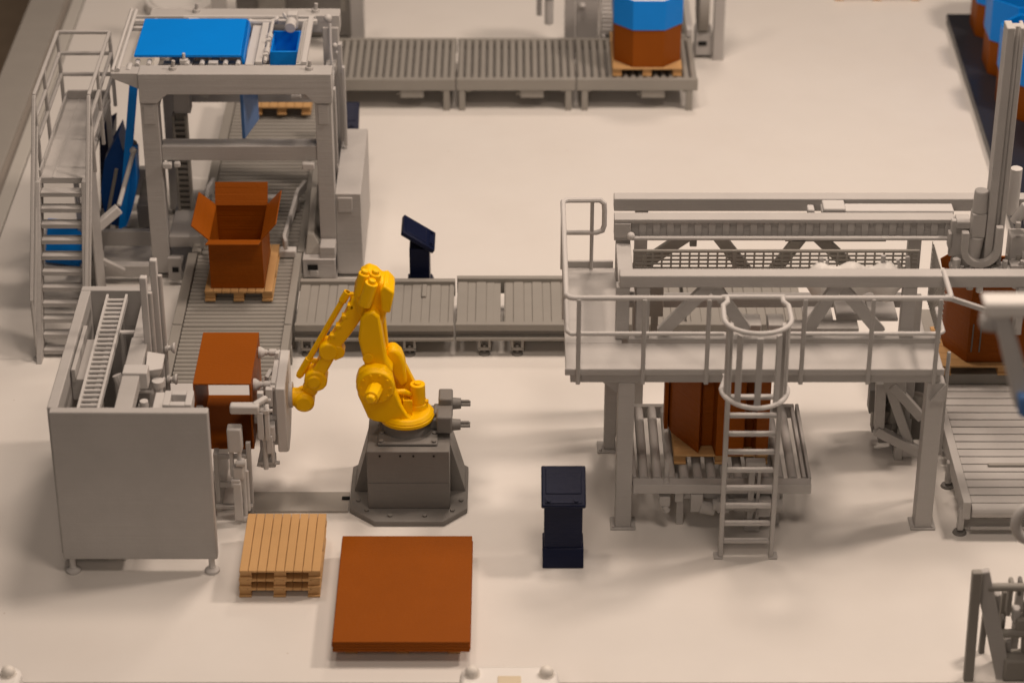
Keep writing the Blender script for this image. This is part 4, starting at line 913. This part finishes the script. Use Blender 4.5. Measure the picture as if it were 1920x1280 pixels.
    cc.loft(rings); obj('cable_chain', cc, 'grey', c, .006)
    # lifting column, a slotted profile
    x0, x1, yc0, yc1 = 3.955, 4.105, YM-.18, YM-.02
    col = MB().prismz([(x0,yc0),(x0+.07,yc0),(x0+.07,yc0+.05),(x0+.11,yc0+.05),(x0+.11,yc0),(x1,yc0),(x1,yc1),(x0+.12,yc1),(x0+.12,yc1-.05),(x0+.06,yc1-.05),(x0+.06,yc1),(x0,yc1)], 1.72, 3.98)
    obj('lifting_column', col, 'grey', t, .008)
    hd = obj('gripper_head', MB().box(3.93,4.2,YM-.27,YM-.16,1.76,1.82).box(3.70,4.6,YM-.06,YM+.0,1.72,1.77).box(3.75,3.9,YM-.3,YM-.1,1.72,1.78), 'pale', t, .01)
    random.seed(11)
    for i in range(16):
        x = 3.72+random.random()*.75; y = YM-.25+random.random()*.3
        obj('suction_fitting', MB().cyl((x,y,1.6),(x,y,1.78),.03).cyl((x,y,1.78),(x,y,1.84+random.random()*.06),.018), 'pale', hd, .004)
    for i in range(26):
        k = at((1790+random.random()*25) if i % 3 == 0 else (1862+random.random()*60), 482+random.random()*26, YM-.02-random.random()*.2); q = .012+random.random()*.022
        if i % 2: obj('suction_fitting', MB().cyl(k-Vector((0,0,.08)), k+Vector((0,0,.03)), q), ('pale','grey','conv')[i % 3], hd, .003)
        else: obj('suction_fitting', MB().box(k.x-q*1.8,k.x+q*1.8,k.y-q,k.y+q,k.z-.09,k.z+.015), ('grey','pale','conv')[i % 3], hd, .005)
    # valve cluster right of the column
    va = obj('valve_cluster', MB().box(4.18,4.32,YM-.12,YM+.05,1.8,2.06), 'grey', t, .01)
    for i in range(20):
        x = 4.19+random.random()*.28; y = YM-.2+random.random()*.25; z = 1.78+random.random()*.5; s = .02+random.random()*.035
        if random.random() < .5: obj('fitting', MB().cyl((x-.05,y,z),(x+.06,y,z+.01),s*.8), 'pale', va, .003)
        else: obj('fitting', MB().box(x-s,x+s,y-s,y+s,z-s*1.3,z+s*1.3), 'pale' if i % 3 else 'grey', va, .006)
    obj('hose', MB().tube([(4.2,YM-.1,2.2),(4.27,YM-.12,2.34),(4.36,YM-.1,2.36),(4.45,YM-.1,2.2)],.045,12).cyl((4.20,YM+.05,2.2),(4.2,YM+.05,2.62),.05), 'pale', va, 0)
    # hangers from beam at the right
    obj('hanger', MB().box(4.10,4.16,YF-.01,YF+.1,1.62,ZT-.11).bar((3.50,-2.7,2.0),(3.95,-2.75,1.86),.04,.04), 'grey', t, .006)
gantry()
# draped film roll in the gantry
g = MB(); rings = []
random.seed(3)
n = 34
for i in range(n+1):
    u = i/n; x = 2.45+u*.86
    rr = .075+.045*math.sin(u*9.4+.4)**2; rr *= min(1, .45+4*u, .45+4*(1-u))
    rings.append([(x, -1.98+rr*1.1*math.cos(a), 1.78+rr*(1.15 if math.sin(a) > 0 else 1.9)*math.sin(a)*(1+.05*math.sin(3*a+i*.45))) for a in [2*math.pi*j/18 for j in range(18)]])
g.loft(rings)
t = thing('film_bag', 'pale draped plastic film hanging between the gantry beams', 'film', (2.98, -1.98, 1.6))
obj('drape', g, 'white', t, 0)
obj('clamp', MB().bar((2.60,-1.95,1.80),(2.58,-1.95,1.95),.035,.03).bar((2.64,-1.95,1.80),(2.63,-1.95,1.93),.02,.03).bar((3.32,-1.95,1.80),(3.30,-1.95,1.96),.035,.03).bar((3.26,-1.95,1.8),(3.22,-1.95,1.93),.03,.03).cyl((3.1,-1.95,1.8),(3.1,-1.95,1.97),.02), 'grey', t, .004)
# clutter between the two gantry planes, seen through the railing
def feeder():
    t = thing('bag_feeder', 'grey feeder with ribbed bars seen through the braces of the gantry', 'machine', (2.0, -1.6, 0))
    g = MB()
    for i in range(30):
        x = 1.1+i*.075
        if x < 3.3: g.box(x, x+.045, -2.44, -2.38, 1.42, 1.46)
    obj('comb', g, 'pale', t, .004)
    obj('bar', MB().box(1.02,3.4,-2.48,-2.40,1.33,1.39).box(1.02,3.4,-2.36,-2.30,1.40,1.43), 'conv', t, .006)
    obj('rod', MB().cyl((1.02,-2.52,1.45),(3.4,-2.52,1.45),.018), 'pale', t, 0)
    obj('bracket', MB().box(1.16,1.28,-1.9,-1.8,1.35,1.72).box(1.18,1.24,-1.9,-1.82,1.1,1.36), 'conv', t, .008)
    obj('hopper_box', MB().box(1.86,2.12,-1.9,-1.7,1.15,1.27).box(2.18,2.32,-1.9,-1.7,1.15,1.27).box(2.35,2.95,-1.9,-1.75,1.12,1.24), 'grey', t, .008)
    obj('table', MB().box(2.5,2.75,-1.75,-1.5,1.2,1.23).box(2.78,3.05,-1.7,-1.45,1.2,1.26).box(3.06,3.3,-1.75,-1.45,1.22,1.25), 'pale', t, .006)
feeder()
def side_truss():
    t = thing('side_truss', 'grey braced truss with dark fittings behind the right platform post', 'machine', (3.3, -1.9, 0))
    Y = -2.05
    def bar(a, b, w=.085, y=Y): return MB().bar(at(*a, y), at(*b, y), w, .08, (0,1,0))
    obj('upright', bar((1652,716),(1648,800)), 'grey', t, .006)
    obj('lower_beam', bar((1642,805),(1722,846), .085, Y-.02), 'grey', t, .006)
    obj('diagonal', bar((1664,716),(1706,835), .08, Y+.02), 'grey', t, .006)
    obj('diagonal', bar((1672,720),(1728,782), .08, Y-.06), 'grey', t, .006)
    p = at(1672, 716, Y)
    obj('gusset', MB().prism([(p.x-.1,p.z+.1),(p.x+.1,p.z+.1),(p.x+.12,p.z-.08),(p.x-.06,p.z-.05)], Y-.09, Y-.07), 'grey', t, .004)
    q = at(1686, 848, Y)
    obj('support_leg', MB().box(q.x-.04,q.x+.03,Y,Y+.07,.0,q.z+.05).box(q.x+.03,q.x+.14,Y+.006,Y+.064,.03,.12), 'grey', t, .006)
    obj('side_plate', MB().poly([tuple(at(1628,728,Y+.25)),tuple(at(1640,728,Y+.25)),tuple(at(1656,812,Y+.25)),tuple(at(1642,808,Y+.25)),tuple(at(1628,728,Y+.29)),tuple(at(1640,728,Y+.29)),tuple(at(1656,812,Y+.29)),tuple(at(1642,808,Y+.29))], [(3,2,1,0),(4,5,6,7),(0,1,5,4),(1,2,6,5),(2,3,7,6),(3,0,4,7)]), 'conv', t, .003)
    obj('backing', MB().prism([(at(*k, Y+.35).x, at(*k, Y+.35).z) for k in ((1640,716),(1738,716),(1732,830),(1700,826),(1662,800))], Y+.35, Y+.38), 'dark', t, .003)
    random.seed(8)
    for i in range(16):
        v = at(1640+random.random()*80, 722+random.random()*88, Y+.14+random.random()*.15); s = .025+random.random()*.04
        if v.x > 3.36+(v.z-.2)*.3 and v.z < .3: continue
        if i % 2: obj('fitting', MB().cyl(v, v+Vector((.03,.02,.13)), s), 'conv', t, .004)
        else: obj('fitting', MB().box(v.x-s,v.x+s,v.y-s,v.y+s,v.z-s*1.8,v.z+s*1.8), ('conv','dark')[i % 4 == 0], t, .006)
    obj('roller_set', MB().cyl((3.12,Y+.4,.55),(3.55,Y+.4,.55),.05).cyl((3.12,Y+.4,.42),(3.55,Y+.4,.42),.05).box(3.14,3.5,Y+.45,Y+.5,.2,.8), 'dark', t, .004)
side_truss()
tag(obj('guard_rod', MB().bar((3.60,-2.6,.42),(3.60,-2.6,1.42),.03,.03), 'grey', bevel=.006), 'thin upright grey rod just right of the right platform post', 'rod')

# ================================================================== things at the back edge
def back_machine_left():
    t = thing('background_machine', 'grey machine frame with a dark interior at the top edge left of the centre', 'machine', (-2.6, 6.8, 0))
    obj('post', MB().box(-1.84,-1.69,6.45,6.6,0,1.3), 'grey', t); obj('post', MB().box(-3.42,-3.26,6.45,6.6,0,1.3), 'grey', t)
    obj('beam', MB().box(-3.26,-1.84,6.48,6.58,.93,1.02).box(-3.26,-1.84,6.9,7.1,.8,.9), 'grey', t)
    obj('housing', MB().box(-3.2,-1.86,7.0,7.6,.02,.75), 'dark', t, .02)
    obj('motor', MB().cyl((-2.5,6.7,.75),(-2.1,6.7,.75),.08).box(-2.9,-2.6,6.6,6.9,.5,.8).box(-1.95,-1.88,6.5,6.6,.55,.75), 'conv', t)
    obj('rail', MB().box(-2.9,-2.55,6.4,6.44,.9,.95), 'pale', t)
back_machine_left()
tag(obj('round_table', MB().cyl((-3.97,7.85,0.0),(-3.97,7.85,.14),.40,n=64).cyl((-3.97,7.85,.14),(-3.97,7.85,.16),.36,.33,n=64), 'white', bevel=.01), 'white round turntable behind the tray machine at the top edge', 'turntable')
tag(obj('table_fin', MB().box(-4.35,-4.1,6.1,7.2,.0,.05), 'rim', bevel=.01), 'low pale plate on the table left of the white turntable', 'plate')
def back_machine_right():
    t = thing('background_machine', 'grey strapping machine frame around the back conveyor at the top edge', 'machine', (1.5, 6.6, 0))
    obj('post', MB().box(2.30,2.42,6.38,6.52,0,1.5), 'grey', t)
    obj('post', MB().box(.60,.72,6.4,6.55,0,1.3), 'grey', t)
    obj('side_panel', MB().box(.73,.98,6.45,6.6,.1,1.2).box(.28,.34,6.5,6.56,.5,1.1), 'grey', t)
    obj('reel', MB().cyl((2.12,6.62,.62),(2.24,6.62,.62),.34,n=40), 'conv', t, .01)
    obj('lower_box', MB().box(2.10,2.29,6.42,6.7,.05,.32), 'grey', t)
    obj('slot', MB().box(2.13,2.23,6.41,6.419,.17,.22), 'black', t, 0)
    bd = MB()
    for i in range(8): bd.box(1.02+.0,1.16,6.3+i*.05,6.33+i*.05,.32,.42+i*.03)
    obj('brush', bd, 'pale', t, .002)
    obj('side_guide', MB().box(1.98,2.05,6.25,7.2,.33,.44).box(1.03,1.20,6.25,7.2,.30,.36), 'pale', t)
    obj('cylinder', MB().cyl((.42,6.4,.45),(.42,6.4,.75),.05).sphere((.42,6.4,.8),.07).cyl((.47,6.45,.8),(.5,6.5,1.1),.035), 'pale', t)
    obj('sensor', MB().sphere((.80,6.42,.66),.035).box(.78,.82,6.4,6.44,.85,.92), 'pale', t, .003)
back_machine_right()
# a short conveyor behind the strapping machine
conveyor_rollers_y('roller conveyor section running on beyond the top edge behind the blue lidded box', 1.05, 2.03, 6.25, 8.2, .34, 11, G2, (1.12, 1.95))

# ================================================================== foreground
def front_frame():
    t = thing('foreground_frame', 'blurred dark grey machine frame in the lower right corner', 'machine', (3.9, -4.9, 0))
    Y = -5.135
    a, b = at(1832, 1070, Y), at(1812, 1300, Y); a2, b2 = at(1838, 1080, Y), at(1880, 1300, Y)
    obj('front_leg', MB().bar((a.x, Y, a.z), (b.x, Y, 0), .075, .06, (0,1,0)), 'conv', t, .01)
    obj('sloping_post', MB().bar((a2.x+.02, Y+.07, a2.z), (b2.x, Y+.03, 0), .12, .06, (0,1,0)), 'grey', t, .01)
    for nm, px, py in (('top_rail', 1852, 1100), ('lower_rail', 1874, 1186)):
        v = at(px, py, Y+.06); obj(nm, MB().cyl((v.x, Y+.06, v.z), (v.x+.9, Y+.06, v.z), .033), 'conv', t, 0)
    v = at(1850, 1128, Y+.35); obj('inner_leg', MB().bar((v.x, Y+.35, v.z), (v.x, Y+.35, 0), .045, .05), 'dark', t, .008)
    v = at(1895, 1240, Y); obj('gearbox', MB().box(v.x-.05, v.x+.4, Y-.03, Y+.14, .0, v.z+.03).cyl((v.x+.13, Y+.1, v.z), (v.x+.10, Y+.1, v.z+.5), .04).box(v.x+.02, v.x+.3, Y+.05, Y+.15, v.z+.18, v.z+.36), 'conv', t, .02)
    for px, py, w_, h_, mm in ((1868,1130,.05,.10,'grey'),(1893,1118,.035,.16,'conv'),(1905,1150,.06,.06,'pale'),(1888,1214,.05,.09,'grey'),(1908,1236,.07,.05,'pale'),(1912,1098,.03,.07,'dark'),(1880,1165,.03,.05,'dark')):
        k = at(px, py, Y+.12); obj('fitting', MB().box(k.x-w_/2, k.x+w_/2, Y+.08, Y+.16, k.z-h_, k.z+h_), mm, t, .012)
    k = at(1880, 1110, Y+.2); obj('upright', MB().box(k.x, k.x+.05, Y+.2, Y+.25, 0, k.z), 'conv', t, .01)
    k = at(1908, 1100, Y+.2); obj('upright', MB().box(k.x, k.x+.06, Y+.2, Y+.26, 0, k.z), 'grey', t, .01)
    k = at(1850, 1140, Y+.3); obj('rear_rail', MB().bar((k.x, Y+.3, k.z), (k.x+.8, Y+.3, k.z), .04, .05), 'conv', t, .01)
front_frame()
def overhead_arm():
    t = thing('overhead_arm', 'large blurred pale arm at the right edge, in front of the tall brown box', 'machine', (3.9, -5.6, 0))
    Y = -7.6
    def P(px, py): v = at(px, py, Y); return (v.x, v.z)
    obj('upper_bar', MB().prism([P(*q) for q in ((1842,562),(2165,562),(2165,586),(1895,590),(1850,592))], Y-.05, Y+.10), 'white', t, .02)
    obj('curved_arm', MB().prism([P(*q) for q in ((1852,580),(1893,580),(1908,640),(1922,690),(1945,760),(1902,762),(1892,720),(1874,640))], Y-.04, Y+.08), 'pale', t, .02)
    obj('bracket', MB().prism([P(*q) for q in ((1840,590),(1862,592),(1868,618),(1836,614))], Y-.05, Y+.06), 'grey', t, .015)
    obj('motor_block', MB().prism([P(*q) for q in ((1904,728),(1990,728),(1990,768),(1906,768))], Y-.10, Y+.2), 'paleblue', t, .02)
    a = at(2160, 640, Y); obj('support_column', MB().box(a.x-.03, a.x+.17, Y-.02, Y+.12, -4.0, a.z+.3), 'pale', t, .01)
overhead_arm()
v = at(1938, 980, -5.4)
g = MB().tube([(v.x+.13*math.cos(a), -5.4, v.z+.15*math.sin(a)) for a in [2*math.pi*i/24 for i in range(25)]], .04, 12).box(v.x+.12,v.x+.17,-5.43,-5.37,-.05,v.z+.05)
tag(obj('hand_wheel', g, 'pale', bevel=0), 'blurred pale ring cut by the right edge below the conveyor', 'ring')
def sack_clip(cx, label, w=.40, n=2):
    t = thing('display_clip', label, 'clip', (cx, -5.35, 0), 'white clips along the front edge')
    Y = -5.6; Z = .02
    obj('base', MB().prismz(octo(cx, Y+.15, w*2, .3, .06), -.05, .27, .92), 'white', t, .03)
    for s in ((-1, 1) if n == 2 else (1,)):
        x = cx+s*(w-.12)
        obj('dome', MB().cyl((x,Y+.18,.26),(x,Y+.18,.28),.07,.06,n=24).sphere((x,Y+.18,.29),.055), 'clear', t, 0)
    if n == 2: obj('insert', MB().box(cx-.09,cx+.09,Y+.0,Y+.16,.25,.276), 'cream', t, .01)
sack_clip(-.02, 'white clip with two clear domes and a tan insert, at the bottom edge')
sack_clip(-4.02, 'white clip with one clear dome in the lower left corner', .35, 1)
